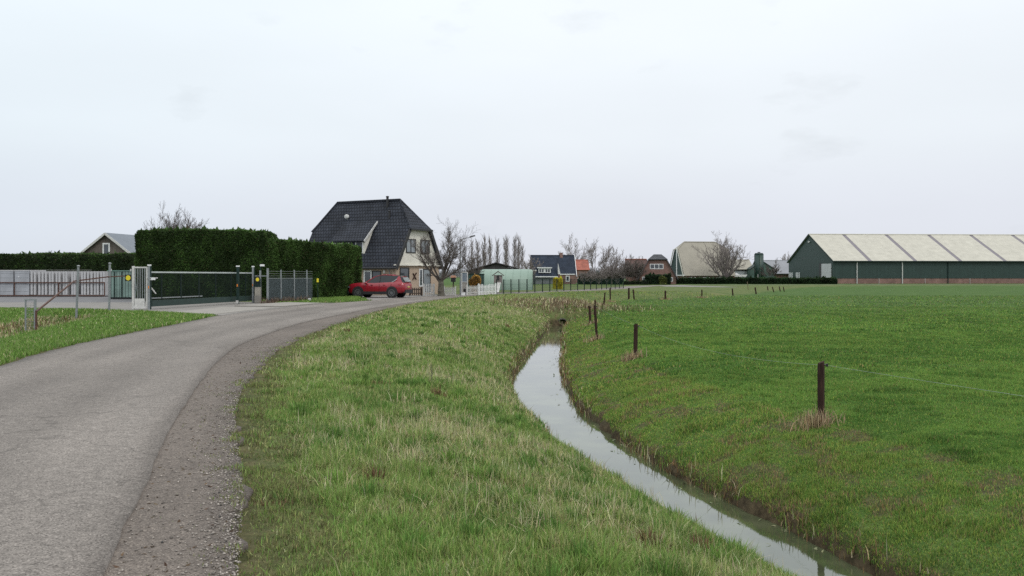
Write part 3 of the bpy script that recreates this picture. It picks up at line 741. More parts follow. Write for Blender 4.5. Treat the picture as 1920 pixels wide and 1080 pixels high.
# ------------------------------------------------------------------ the dark-roofed house
def main_house():
    L, W = 10.2, 6.6
    root = empty('farmhouse', (-9.75 - .88 * L, 76 + .48 * L, 0), math.atan2(-.48, .88),
                 'house with steep dark tiled half hipped roof and cream gable behind the red car', 'house')
    s, yh, ro = halfhip(root, L, W, 2.65, 8.25, 5.6, 1.3, 1.9, M_bbrick, M_tile, oh=.28, oe=.25)
    # cream upper gable panel with its ledge
    g = MB(); x = L + .002
    def yz(z): return (z - 2.65) / s
    g.prism([(x, -.02, 2.6), (x, W + .02, 2.6), (x, W - .02, 2.66), (x, W - yh, 5.6), (x, yh, 5.6), (x, .02, 2.66)], (.07, 0, 0))
    g.build('gable_cladding', M_plast, root)
    MB().box(L, L + .22, -.25, W + .25, 2.50, 2.60).build('ledge', M_plast, root)
    bb = MB()
    for yA, yB in ((-.28, yh), (W + .28, W - yh)):
        zA = 2.65 - s * .28
        bb.bar((L + .32, yA, zA + .02), (L + .32, yB, 5.62), .06, .30)
    bb.bar((L + .45, yh - .1, 5.62), (L + .45, W - yh + .1, 5.62), .08, .16)
    bb.build('bargeboard', M_black, root)
    for y0 in (1.4, 3.55):
        window(root, (L + .072, y0, 3.6), (0, 1, 0), (1, 0, 0), 1.42, 1.2, M_black, 2, .08, M_curt)
    window(root, (L, .6, .75), (0, 1, 0), (1, 0, 0), 1.35, 1.6, M_black, 1, .09)
    window(root, (L, 3.45, .7), (0, 1, 0), (1, 0, 0), .55, 1.55, M_white, 1, .09)
    window(root, (L, 4.08, .2), (0, 1, 0), (1, 0, 0), 1.15, 2.05, M_black, 1, .07, M_curt)
    orn = MB()
    orn.bar((L + .05, 2.45, 1.30), (L + .05, 3.0, 1.90), .12, .05); orn.bar((L + .05, 2.98, 1.32), (L + .055, 2.50, 1.85), .12, .05); orn.bar((L + .06, 2.72, 1.45), (L + .06, 2.72, 1.75), .16, .05)
    orn.build('wall_ornament', mat('brown iron', (.06, .03, .022), .7), root)
    # long front: door with window, lamp, gutter, downpipe
    window(root, (L - 3.3, 0, .1), (1, 0, 0), (0, -1, 0), .85, 2.0, M_white, 1, .12)
    window(root, (L - 2.43, 0, .65), (1, 0, 0), (0, -1, 0), .95, 1.4, M_black, 1, .07)
    window(root, (L - 6.6, 0, .8), (1, 0, 0), (0, -1, 0), 1.7, 1.3, M_white, 2)
    MB().box(L - 1.2, L - 1.02, -.12, -.002, 1.85, 2.1).build('wall_lamp', M_dirtyw, root)
    MB().tube((-.3, -.36, 2.28), (L + .35, -.36, 2.28), .075, n=8).build('gutter', M_black, root)
    dp = MB(); dp.tube((L - .55, -.34, 2.25), (L - .55, -.08, 2.0), .045); dp.tube((L - .55, -.08, 2.0), (L - .55, -.08, 0), .045); dp.build('downpipe', M_galv, root)
    # shed dormer
    def zr_(y): return 2.65 + s * y + .10
    x0, x1 = L - 7.0, L - 3.6
    d = MB(); yb, yt = .48, 2.1
    d.prism([(x0, yb, zr_(yb) - .2), (x0, yb, 4.80), (x0, yt, zr_(yt)), (x0, yt, zr_(yt) - .3)], (x1 - x0, 0, 0))
    dm = d.build('dormer', M_plast, root)
    rf = MB(); rf.slab([(x0 - .15, .20, 4.66), (x1 + .15, .20, 4.66), (x1 + .15, yt + .05, zr_(yt) + .14), (x0 - .15, yt + .05, zr_(yt) + .14)], .14)
    rf.build('dormer_roof', M_tile, dm)
    ed = MB(); ed.bar((x1 + .17, .20, 4.60), (x1 + .17, yt, zr_(yt) + .07), .05, .16); ed.build('dormer_trim', M_dirtyw, dm)
    window(dm, (x0 + .2, yb, 3.62), (1, 0, 0), (0, -1, 0), 1.5, 1.1, M_white, 2)
    window(dm, (x1 - 1.7, yb, 3.62), (1, 0, 0), (0, -1, 0), 1.55, 1.1, M_white, 2)
    # vent pipes and dish on the roof
    p = MB(); yy = W / 2 - .35; xx = L - 3.0
    p.tube((xx, yy, zr_(yy) - .1), (xx, yy, 8.62), .11); p.sphere((xx, yy, 8.62), .15, .15, .08); p.build('vent_pipe', M_black, root)
    p = MB(); yy = 2.35; xx = L - 2.35; p.tube((xx, yy, zr_(yy) - .1), (xx, yy, zr_(yy) + .55), .1); p.sphere((xx, yy, zr_(yy) + .55), .14, .14, .07); p.build('vent_pipe', M_black, root)
    p = MB(); yy = 2.35; xx = L - 7.0; p.sphere((xx, yy - .1, zr_(yy) + .22), .28, .1, .2); p.tube((xx, yy, zr_(yy) - .1), (xx, yy, zr_(yy) + .2), .04); p.build('roof_light_dome', M_dirtyw, root)
main_house()

# ------------------------------------------------------------------ the red car
def car():
    root = empty('parked_car', (-10.05, 69.0, 0), math.radians(10), 'dark red five door car parked nose to the hedge before the house', 'car')
    root.rotation_euler = (0, 0, math.radians(-14))
    red = mat('dark red car paint', (.27, .010, .022), .3, .06, 2, spec=.5)
    red.node_tree.nodes['Principled BSDF'].inputs['Coat Weight'].default_value = .45
    trim = mat('black plastic', (.02, .02, .022), .6)
    cg = mat('car glass', (.018, .022, .026), .06, .1, 2, spec=.45)
    # stations from the nose (x=-2.28) to the tail (x=2.28): x, z sill, z shoulder, half width, bonnet crown
    st = [(-2.28, .42, .72, .62), (-2.20, .34, .94, .80), (-1.95, .30, 1.02, .90), (-1.4, .30, 1.07, .925), (-.85, .30, 1.09, .925), (0, .30, 1.08, .925), (.9, .30, 1.12, .925),
          (1.6, .32, 1.16, .92), (2.05, .36, 1.16, .87), (2.24, .42, 1.08, .80), (2.30, .48, .90, .72)]
    v = []; f = []
    for x, zb, zt, hw in st:
        zm = (zb + zt) / 2
        ring = [(-hw * .93, zb), (-hw, zb + .12), (-hw, zm + .08), (-hw * .95, zt), (-hw * .6, zt + .045), (0, zt + .06)]
        ring = ring + [(-a, b) for a, b in ring[-2::-1]]
        v += [(x, a, b) for a, b in ring]
    k = 11
    for i in range(len(st) - 1):
        for j in range(k): a = i * k + j; b = i * k + (j + 1) % k; f.append((a, a + k, b + k, b))
    f.append(tuple(range(k))); f.append(tuple(reversed(range((len(st) - 1) * k, len(st) * k))))
    m = MB(); m.add(v, f); body = m.build('body', red, root, smooth=True)
    # cabin: glass volume, then roof, pillars
    cs = [(-.90, .80, 1.08, 1.11), (-.12, .74, 1.08, 1.60), (.35, .72, 1.08, 1.68), (1.15, .71, 1.10, 1.67), (1.92, .69, 1.12, 1.60), (2.24, .70, 1.13, 1.16)]
    v = []; f = []
    for x, hw, zb, zt in cs:
        t = hw - .20 * (zt - zb) / .5
        v += [(x, -hw - .06, zb - .02), (x, -t, zt), (x, 0, zt + .03), (x, t, zt), (x, hw + .06, zb - .02)]
    k = 5
    for i in range(len(cs) - 1):
        for j in range(k): a = i * k + j; b = i * k + (j + 1) % k; f.append((a, a + k, b + k, b))
    f.append((0, 1, 2, 3, 4)); f.append(tuple(reversed(range((len(cs) - 1) * k, len(cs) * k))))
    m = MB(); m.add(v, f); m.build('cabin_glass', cg, root)
    def side(x, sgn, up=0):
        X_ = [c[0] for c in cs]
        hw = np.interp(x, X_, [c[1] for c in cs]); zb = np.interp(x, X_, [c[2] for c in cs]); zt = np.interp(x, X_, [c[3] for c in cs])
        t = hw - .20 * (zt - zb) / .5
        return Vector((x, sgn * (hw + .06) * 1.005, zb - .02)), Vector((x, sgn * t * 1.005, zt))
    m = MB()
    rp = []
    for x in (-.18, .35, 1.15, 1.82, 2.02):
        a, b = side(min(x, 1.75), -1); zt = b.z + .015 if x < 1.8 else 1.55
        rp.append([(x, b.y - .01, zt), (x, b.y * .5, zt + .045), (x, 0, zt + .055), (x, -b.y * .5, zt + .045), (x, -b.y + .01, zt)])
    vv = [p for r in rp for p in r] + [(p[0], p[1] * .98, p[2] - .05) for r in rp for p in r]; n = 5 * len(rp); ff = []
    for i in range(len(rp) - 1):
        for j in range(4):
            a = i * 5 + j; ff.append((a, a + 5, a + 6, a + 1)); ff.append((n + a, n + a + 1, n + a + 6, n + a + 5))
        ff.append((i * 5, n + i * 5, n + i * 5 + 5, i * 5 + 5)); ff.append((i * 5 + 4, i * 5 + 9, n + i * 5 + 9, n + i * 5 + 4))
    ff.append((0, 1, 2, 3, 4, n + 4, n + 3, n + 2, n + 1, n)); e = 5 * (len(rp) - 1); ff.append((e, n + e, n + e + 1, n + e + 2, n + e + 3, n + e + 4, e + 4, e + 3, e + 2, e + 1))
    m.add(vv, ff); m.build('roof', red, root, smooth=False)
    for sg in (-1, 1):
        m = MB()
        a = side(-.90, sg)[0]; b = side(-.14, sg)[1]; m.bar(a, b, .06, .07); m.build('front_pillar', red, root); m = MB()
        a = side(1.30, sg)[0]; c = side(2.1, sg)[0]; b = side(1.72, sg)[1]; d = side(1.45, sg)[1]
        dy = Vector((0, sg * .03, 0))
        m.prism([a + Vector((.12, 0, 0)) + dy, c + dy, b + Vector((.08, 0, 0)) + dy, b + Vector((-.03, 0, -.02)) + dy], (0, -sg * .05, 0))
        m.build('rear_pillar', red, root)
        m = MB(); a, b = side(.28, sg); m.bar(a + dy * .3, b + dy * .3, .05, .05); m.build('door_pillar', trim, root)
        m = MB(); m.bar(side(1.25, sg)[0] + dy * 1.4 + Vector((0, 0, .05)), side(1.66, sg)[0] + dy * 1.4 + Vector((0, -sg * .10, .30)), .05, .03); m.build('chrome_strip', mat('chrome', (.75, .75, .75), .2, metal=.8), root)
        m = MB(); m.sphere((-.72, sg * 1.0, 1.10), .10, .11, .08); m.build('mirror', red, root, smooth=True)
        m = MB(); m.box(-1.0, 1.0, sg * .93 - .02, sg * .93 + .02, .24, .46); m.build('sill_trim', trim, root)
        for x in (-.38, .62): m = MB(); m.bar((x, sg * .925, .95), (x + .16, sg * .925, .95), .04, .03); m.build('door_handle', red, root)
        for xa, za, xb, zb in ((.31, .42, .31, 1.02), (-.78, .42, -.80, 1.02), (1.18, .62, 1.28, 1.05)): m = MB(); m.bar((xa, sg * .929, za), (xb, sg * .926, zb), .012, .012); m.build('door_seam', trim, root)
        m = MB(); m.box(-2.26, -1.95, sg * .72 - .12, sg * .72 + .12, .74, .84); m.build('headlight', mat('lamp glass', (.10, .10, .11), .1), root)
        m = MB(); m.prism([(1.80, sg * .915, 1.02), (2.27, sg * .70, 1.00), (2.27, sg * .70, .90), (1.84, sg * .915, .94)], (0.02, sg * .025, 0)); m.build('tail_light', mat('tail lamp', (.30, .01, .015), .15), root)
        for x in (-1.40, 1.32):
            wh = MB(); wh.tube((x, sg * .70, .36), (x, sg * .935, .36), .36, n=24)
            a_ = MB(); a_.tube((x, sg * .80, .40), (x, sg * .931, .40), .455, n=24); a_.build('wheel_arch', trim, root)
            w_ = MB(); w_.tube((x, sg * .74, .36), (x, sg * .955, .36), .355, n=28); wo = w_.build('wheel', M_rubber, root)
            rm = MB(); rm.tube((x, sg * .93, .36), (x, sg * .962, .36), .10, n=12)
            for q in range(10):
                t = q * math.pi / 5; rm.bar((x + .06 * math.cos(t), sg * .957, .36 + .06 * math.sin(t)), (x + .245 * math.cos(t), sg * .957, .36 + .245 * math.sin(t)), .022, .035)
            for q in range(24):
                t = q * math.pi / 12; t2 = t + math.pi / 12
                rm.bar((x + .25 * math.cos(t), sg * .957, .36 + .25 * math.sin(t)), (x + .25 * math.cos(t2), sg * .957, .36 + .25 * math.sin(t2)), .02, .03)
            rm.build('rim', mat('alloy', (.20, .21, .22), .35, metal=.6), wo)
    MB().box(-2.33, -2.1, -.72, .72, .30, .52).build('front_bumper', trim, root)
    MB().box(2.1, 2.36, -.72, .72, .34, .60).build('rear_bumper', trim, root)
    MB().prism([(2.02, -.56, 1.51), (2.02, .56, 1.51), (2.255, .60, 1.18), (2.255, -.60, 1.18)], (.03, 0, .02)).build('rear_window', mat('pale reflecting glass', (.20, .22, .22), .08, spec=1.0), root)
    MB().box(2.30, 2.335, -.24, .24, .76, .85).build('number_plate', mat('plate yellow', (.55, .45, .12), .5), root)
    MB().box(-2.305, -2.27, -.45, .45, .50, .72).build('grille', trim, root)
car()

# ------------------------------------------------------------------ hedges
M_hedge = leafmat('hedge leaves', .65, .18, .2)
def hedge(label, loc, rz, L, W, H, n, leaf=.09, col=(.030, .055, .014), seed=1, group=None, topcol=None, rough=.14):
    """clipped evergreen hedge: a knobbly core and a coat of small sprays on every face"""
    rg = np.random.default_rng(seed)
    st = .3 if H > 3 else .2
    nx_, ny_, nz_ = max(2, int(L / st)), max(2, int(W / st)), max(2, int(H / st))
    V = []; Q = []
    def face(o, a, b, na, nb):
        base = sum(len(v) for v in V)
        u, w = np.meshgrid(np.linspace(0, 1, na + 1), np.linspace(0, 1, nb + 1))
        V.append(np.array(o)[None] + u.ravel()[:, None] * np.array(a) + w.ravel()[:, None] * np.array(b))
        i = np.arange((na + 1) * (nb + 1)).reshape(nb + 1, na + 1) + base
        Q.append(np.stack([i[:-1, :-1].ravel(), i[:-1, 1:].ravel(), i[1:, 1:].ravel(), i[1:, :-1].ravel()], 1))
    face((0, 0, 0), (L, 0, 0), (0, 0, H), nx_, nz_); face((L, W, 0), (-L, 0, 0), (0, 0, H), nx_, nz_)
    face((L, 0, 0), (0, W, 0), (0, 0, H), ny_, nz_); face((0, W, 0), (0, -W, 0), (0, 0, H), ny_, nz_)
    face((0, 0, H), (L, 0, 0), (0, W, 0), nx_, ny_)
    V = np.concatenate(V)
    def disp(P):
        c = P - np.array([L / 2, W / 2, H * .4]); c = c / np.linalg.norm(c, axis=1)[:, None]
        d = (fbm(P[:, 0] + P[:, 1] * .7, P[:, 2] + P[:, 1] * .5, .9, seed, 3) - .5) * rough * 2.2
        t = (fbm(P[:, 0], P[:, 1], 1.3, seed + 2, 3) - .5) * rough * 2.4
        Q_ = P + c * d[:, None]; Q_[:, 2] += t * (P[:, 2] / H)
        k = P[:, 2] / H; k = np.where(k > .93, (k - .93) / .07 * .10, 0)   # soft top edges
        Q_[:, :2] += (np.array([L / 2, W / 2]) - P[:, :2]) / np.array([L / 2, W / 2]) * k[:, None] * .8
        return Q_
    # sprays
    A = [L * H, L * H, W * H, W * H, L * W]; tot = sum(A); pts = []; nor = []
    for i, a in enumerate(A):
        m = int(n * a / tot * (.5 if i == 1 else 1)); u = rg.random(m); w = rg.random(m); z = np.zeros(m)
        if i == 0: pts.append(np.stack([u * L, z, w * H], 1)); nor.append(np.tile((0, -1, 0), (m, 1)))
        if i == 1: pts.append(np.stack([u * L, z + W, w * H], 1)); nor.append(np.tile((0, 1, 0), (m, 1)))
        if i == 2: pts.append(np.stack([z + L, u * W, w * H], 1)); nor.append(np.tile((1, 0, 0), (m, 1)))
        if i == 3: pts.append(np.stack([z, u * W, w * H], 1)); nor.append(np.tile((-1, 0, 0), (m, 1)))
        if i == 4: pts.append(np.stack([u * L, w * W, z + H], 1)); nor.append(np.tile((0, 0, 1), (m, 1)))
    P = disp(np.concatenate(pts)); Nn = np.concatenate(nor).astype(float); m = len(P)
    dirs = Nn * .7 + rg.normal(0, .55, (m, 3)) + np.array([0, 0, .45]); dirs /= np.linalg.norm(dirs, axis=1)[:, None]
    sz = leaf * (.5 + rg.random(m)); long_ = rg.random(m) < .015; sz[long_ & (Nn[:, 2] > .5)] *= 2.6
    sd_ = np.cross(dirs, rg.normal(0, 1, (m, 3))); sd_ /= np.linalg.norm(sd_, axis=1)[:, None]
    T = np.empty((m, 4, 3)); T[:, 0] = P - dirs * sz[:, None] * .3; T[:, 1] = P + dirs * sz[:, None] * .5 + sd_ * sz[:, None] * .38
    T[:, 2] = P + dirs * sz[:, None] * 1.25; T[:, 3] = P + dirs * sz[:, None] * .5 - sd_ * sz[:, None] * .38
    clump = fbm(P[:, 0] + P[:, 1], P[:, 2] * .7 + P[:, 1] * .3, .8, seed + 5, 3)
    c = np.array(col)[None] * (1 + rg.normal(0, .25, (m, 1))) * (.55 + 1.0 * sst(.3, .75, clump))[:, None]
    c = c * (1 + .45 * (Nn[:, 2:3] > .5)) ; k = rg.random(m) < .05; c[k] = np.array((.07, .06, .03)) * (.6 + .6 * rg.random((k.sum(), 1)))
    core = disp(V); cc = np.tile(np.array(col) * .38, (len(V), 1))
    idx = (np.arange(m) * 4)[:, None] + np.arange(4)[None] + len(V)
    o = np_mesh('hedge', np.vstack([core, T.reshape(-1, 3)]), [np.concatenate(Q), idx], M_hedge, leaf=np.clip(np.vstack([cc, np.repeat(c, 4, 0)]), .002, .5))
    o.location = loc; o.rotation_euler = (0, 0, rz); tag(o, label, 'hedge', group); return o
# tall block behind the sliding gate, its neighbour nearer the house, the low run behind the panels, the long one by the barns
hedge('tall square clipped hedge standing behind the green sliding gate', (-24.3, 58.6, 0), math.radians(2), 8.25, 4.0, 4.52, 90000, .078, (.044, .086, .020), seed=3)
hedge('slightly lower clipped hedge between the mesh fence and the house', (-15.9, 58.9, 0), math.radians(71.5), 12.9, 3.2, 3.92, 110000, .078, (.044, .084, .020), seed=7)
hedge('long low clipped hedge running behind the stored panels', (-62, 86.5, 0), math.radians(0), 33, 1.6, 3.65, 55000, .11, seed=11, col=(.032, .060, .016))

# ------------------------------------------------------------------ bare trees
def tube_mesh(name, segs, material, parent, n=4):
    """segs: list of (p, q, r0, r1) -> one mesh of tapered sticks"""
    A = np.array([s[0] for s in segs], float); B = np.array([s[1] for s in segs], float); r0 = np.array([s[2] for s in segs]); r1 = np.array([s[3] for s in segs])
    d = B - A; d /= np.linalg.norm(d, axis=1)[:, None] + 1e-9
    up = np.where(np.abs(d[:, 2:3]) < .9, np.array([[0, 0, 1.]]), np.array([[1., 0, 0]]))
    e = np.cross(d, up); e /= np.linalg.norm(e, axis=1)[:, None]; g = np.cross(e, d); m = len(segs)
    V = np.empty((m, 2 * n, 3))
    for k in range(n):
        t = 2 * math.pi * k / n; w_ = e * math.cos(t) + g * math.sin(t)
        V[:, k] = A - d * r0[:, None] * .3 + w_ * r0[:, None]; V[:, n + k] = B + w_ * r1[:, None]
    b = np.arange(m)[:, None] * 2 * n
    f = np.concatenate([b + np.array([[k, (k + 1) % n, n + (k + 1) % n, n + k]]) for k in range(n)])
    return np_mesh(name, V.reshape(-1, 3), [f], material, parent, smooth=True)
def grow_tree(rg, H, r0, fork, mains, spread, levels=3, wob=.16, trop=.12, kids=(4, 4), ratio=.55, trunk_lean=(0, 0), tw=.006, main_len=None):
    S_ = {0: [], 1: []}
    def rnd(): return Vector((rg.gauss(0, 1), rg.gauss(0, 1), rg.gauss(0, 1)))
    def branch(p, d, L_, r, lev):
        n = 5 if lev < levels else 3; st = L_ / n
        for i in range(n):
            d = (d + rnd() * wob + Vector((0, 0, trop))).normalized(); q = p + d * st
            ra = max(r * (1 - i / n * .75), tw); rb = max(r * (1 - (i + 1) / n * .75), tw)
            S_[1].append((p[:], q[:], ra, rb)); p = q
            if lev < levels and i >= (1 if lev == 1 else 0):
                for _ in range(2 if lev == 1 else rg.choice((1, 2, 2))):
                    ax = d.cross(rnd()).normalized(); an = rg.uniform(.35, .95)
                    branch(p, (d * math.cos(an) + ax * math.sin(an)).normalized(), L_ * ratio * rg.uniform(.6, 1.25), max(ra * .45, tw), lev + 1)
    p = Vector((0, 0, -.1)); tip = Vector((trunk_lean[0], trunk_lean[1], fork)); n = 5; prev = p
    for i in range(n):
        q = p.lerp(tip, (i + 1) / n) + Vector((rg.gauss(0, .04), rg.gauss(0, .04), 0)) * fork * .3
        S_[0].append((prev[:], q[:], r0 * (1.25 - .08 * i * 3 if i == 0 else 1 - .06 * i), r0 * (1 - .06 * (i + 1)))); prev = q
    Lm = main_len or (H - fork) * .95
    for k in range(mains):
        a = 2 * math.pi * (k + rg.random() * .6) / mains; an = spread * rg.uniform(.45, 1.1)
        d = Vector((math.cos(a) * math.sin(an), math.sin(a) * math.sin(an), math.cos(an)))
        branch(prev - Vector((0, 0, rg.random() * fork * .2)), d, Lm * rg.uniform(.75, 1.1), r0 * .33, 1)
    return S_
def tree(name, label, loc, H, r0, fork, mains, spread, seed, group=None, cat='tree', rz=0, mt=None, **kw):
    root = empty(name, loc, rz, label, cat, group)
    S_ = grow_tree(random.Random(seed), H, r0, fork, mains, spread, **kw)
    tube_mesh('trunk', S_[0], M_bark, root, 9); tube_mesh('crown', S_[1], mt or M_twig, root, 4)
    return root
tree('bare_tree', 'bare spreading tree with thick forked trunk beside the cream gable', (X(827, 73.5), 73.5, 0), 6.3, .30, 1.25, 8, 1.0, 14, levels=4, ratio=.47, wob=.15, trop=.13, tw=.0055, main_len=3.05)
tree('bare_tree', 'leafless treetop showing above the tall square hedge', (X(338, 74), 74, 0), 6.0, .16, 2.0, 20, .95, 5, levels=4, ratio=.40, tw=.006, trop=.16, main_len=3.5)
tree('bare_tree', 'thin bare shrub tree between street lamp and poplars', (X(888, 96), 96, 0), 3.8, .12, .9, 6, .5, 21, levels=3, ratio=.5, tw=.014)

def poplar(seed, H):
    rg = random.Random(seed); S_ = {0: [], 1: []}; n = 10; p = Vector((0, 0, -.2)); r = H * .014
    for i in range(n):
        q = Vector((rg.gauss(0, .04), rg.gauss(0, .04), H * .9 * (i + 1) / n)); S_[0].append((p[:], q[:], r * (1 - i / n * .9), r * (1 - (i + 1) / n * .9)))
        for _ in range(13 if i else 3):
            b = p.lerp(q, rg.random()); a = rg.random() * 6.28; sp = rg.uniform(.2, .75); L_ = rg.uniform(.12, .27) * H * (1 - .5 * i / n)
            d = Vector((math.cos(a) * math.sin(sp), math.sin(a) * math.sin(sp), math.cos(sp))); c = b
            for k in range(4):
                e = c + d * L_ / 4; S_[1].append((c[:], e[:], .032 * (1 - k / 5), .032 * (1 - (k + 1) / 5))); c = e
                d = (d + Vector((rg.gauss(0, .06), rg.gauss(0, .06), .22))).normalized()
                for _ in range(2):
                    w_ = (d + Vector((rg.gauss(0, .3), rg.gauss(0, .3), .2))).normalized(); S_[1].append((c[:], (c + w_ * L_ * .3)[:], .014, .008))
        p = q
    return S_
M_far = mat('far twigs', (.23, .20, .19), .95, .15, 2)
pops = [(884.5, 60, 'first'), (896, 64, 'second'), (908, 68, 'third'), (919, 67, 'fourth'), (932, 66, 'fifth'), (948, 58, 'sixth'), (950.5, 70, 'seventh'), (965, 74, 'eighth'), (972, 65, 'ninth'), (979, 52, 'tenth')]
protos = []
for i, (px, hp, od) in enumerate(pops):
    d = 185 + 8 * math.sin(i * 2.1)
    H = 9.0 + (hp - 60) * .085
    lab = 'bare upright poplar, %s from the left in the row behind the green tunnel' % od
    if i < 4:
        r = empty('poplar_tree', (X(px, d), d, 0), 0, lab, 'tree', 'poplars in a row behind the green tunnel')
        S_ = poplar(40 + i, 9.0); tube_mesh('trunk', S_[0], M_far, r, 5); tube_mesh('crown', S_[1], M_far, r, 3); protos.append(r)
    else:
        r = copy_tree(protos[i % 4]); r.location = (X(px, d), d, 0); r.rotation_euler = (0, 0, i * 1.3); r['label'] = lab
    r.scale = (H / 9.0,) * 3

# ------------------------------------------------------------------ pasture posts and wire
posts = [((1540, 795), (1540, 679), 'nearest pasture post, thick and dark, with split top and dry grass at its foot'),
         ((1191, 672), (1192, 608), 'second pasture post from the camera, dark brown, standing alone with a dry tuft'),
         ((1119, 638), (1115, 573), 'dark pasture post leaning left, in front of another post'),
         ((1107, 609), (1105, 574), 'short brown pasture post just left of the leaning post'),
         ((1116, 583), (1116, 563), 'post top showing just above the leaning pasture post'),
         ((1132, 574), (1134.5, 549), 'pasture post leaning right at the bend above the culvert'),
         ((1144.5, 566), (1144, 540), 'thin tall pasture post before the end of the green mesh fence'),
         ((1179, 561), (1179, 540), 'thick black post, left one of the close pair near the field corner'),
         ((1189, 562), (1187, 543), 'slanting black post, right one of the close pair near the field corner'),
         ((1247.5, 562), (1247.5, 545), 'black post alone in line with the grey gabled brick house'),
         ((1316, 558.5), (1316, 543), 'brown post in line with the cream hipped barn roof'),
         ((1374.5, 555), (1373, 541), 'dark post below the big bushy willow'),
         ((1418, 551.5), (1416, 539), 'dark slanting post below the green silo'),
         ((1403, 543), (1401, 528), 'thin pale stake against the long hedge by the silo'),
         ((1440, 544.5), (1439, 537), 'left of four small stakes at the far pasture corner'),
         ((1451, 548), (1448, 538), 'second of four small stakes at the far pasture corner, leaning left'),
         ((1463, 546.5), (1461, 537), 'third of four small stakes at the far pasture corner'),
         ((1470.5, 547), (1468.5, 537.5), 'rightmost of four small stakes at the far pasture corner')]
tops = []
for i, (bt, tp, lab) in enumerate(posts):
    p = hit(*bt); d = p.y
    t = Vector((X(tp[0], d), d, Zh(tp[1], d))); h = t.z - p.z
    r = (.050, .055, .048, .06, .05, .055, .06, .085, .07, .085, .065, .075, .085, .04, .07, .07, .07, .06)[i]
    rg = random.Random(i); mb = MB(); n = 9; ring = []
    K = 7
    for k in range(K + 1):
        f_ = -.25 / h + (1.25 if h < .5 else 1 + .25 / h) * k / K; c = Vector((0, 0, 0)).lerp(t - p, min(f_, 1))
        if k == 0: c = (t - p) * (-.2 / h)
        rr = r * (1 + rg.uniform(-.08, .08)) * (1.05 - .12 * k / K)
        ring.append([c + Vector((math.cos(a) * rr * (1 + .12 * math.sin(3 * a + i)), math.sin(a) * rr * (1 + .12 * math.sin(3 * a + i)), (.02 * math.cos(a + i) if k == K else 0))) for a in [2 * math.pi * q / n for q in range(n)]])
    V_ = [v for rw in ring for v in rw]; F_ = [(k * n + q, k * n + (q + 1) % n, (k + 1) * n + (q + 1) % n, (k + 1) * n + q) for k in range(K) for q in range(n)] + [tuple(range(K * n, K * n + n))]
    mb.add(V_, F_)
    grp = 'wooden posts round the pasture'
    if i < 4:
        root = empty('fence_post', p, 0, lab, 'post', grp); mb.build('post', M_post, root)
        ins = MB(); tt = t - p; ins.tube(tt + Vector((r * .5, -.01, -.035)), tt + Vector((r + .035, -.01, -.04)), .012, n=6); ins.tube(tt + Vector((r + .03, -.01, -.065)), tt + Vector((r + .03, -.01, -.02)), .017, n=8)
        ins.build('insulator', M_black, root)
        tops.append(t + Vector((r + .03, -.01, -.045)))
    else:
        o = mb.build('fence_post', M_post if i != 13 else mat('pale stake wood', (.16, .12, .08), .8), None, loc=p); tag(o, lab, 'post', grp)
    if i in (0, 1, 2, 3, 5, 6, 9, 10):
        n_ = (260, 160, 110, 90, 0, 90, 70, 0, 0, 60, 60)[i]; sp = (.15, .14, .16, .16, 0, .25, .25, 0, 0, .3, .3)[i]
        bx_ = RNG.normal(p.x - (.10 if i < 3 else 0), sp, n_); by_ = RNG.normal(p.y - (.10 if i < 3 else 0), sp, n_)
        blades('dry_grass', bx_, by_, samp(GZ, bx_, by_), (.10 + .22 * RNG.random(n_)) * (1 if i < 3 else .9), np.full(n_, .005 + .0008 * p.y), vary((.36, .28, .17), n_, .3), .75)
def wire(a, b, sag):
    m = MB(); n = 24; pr = None
    for k in range(n + 1):
        t = k / n; q = a.lerp(b, t) - Vector((0, 0, sag * 4 * t * (1 - t)))
        if pr is not None: m.tube(pr, q, .0016, n=4, cap=False)
        pr = q
    return m
wroot = empty('electric_fence_wire', tuple(tops[0]), 0, 'thin pale electric wire sagging between the pasture posts', 'wire')
far_end = Vector((9.5, 1.0, .25)); M_wire = mat('pale wire', (.30, .34, .33), .6)
for a, b, s_ in ((far_end, tops[0], .06), (tops[0], tops[1], .20), (tops[1], tops[2], .05), (tops[2], tops[3], .03), (tops[3], Vector((6.4, 62.6, .3)), .08)):
    w_ = wire(a - tops[0], b - tops[0], s_).build('wire_span', M_wire, wroot)

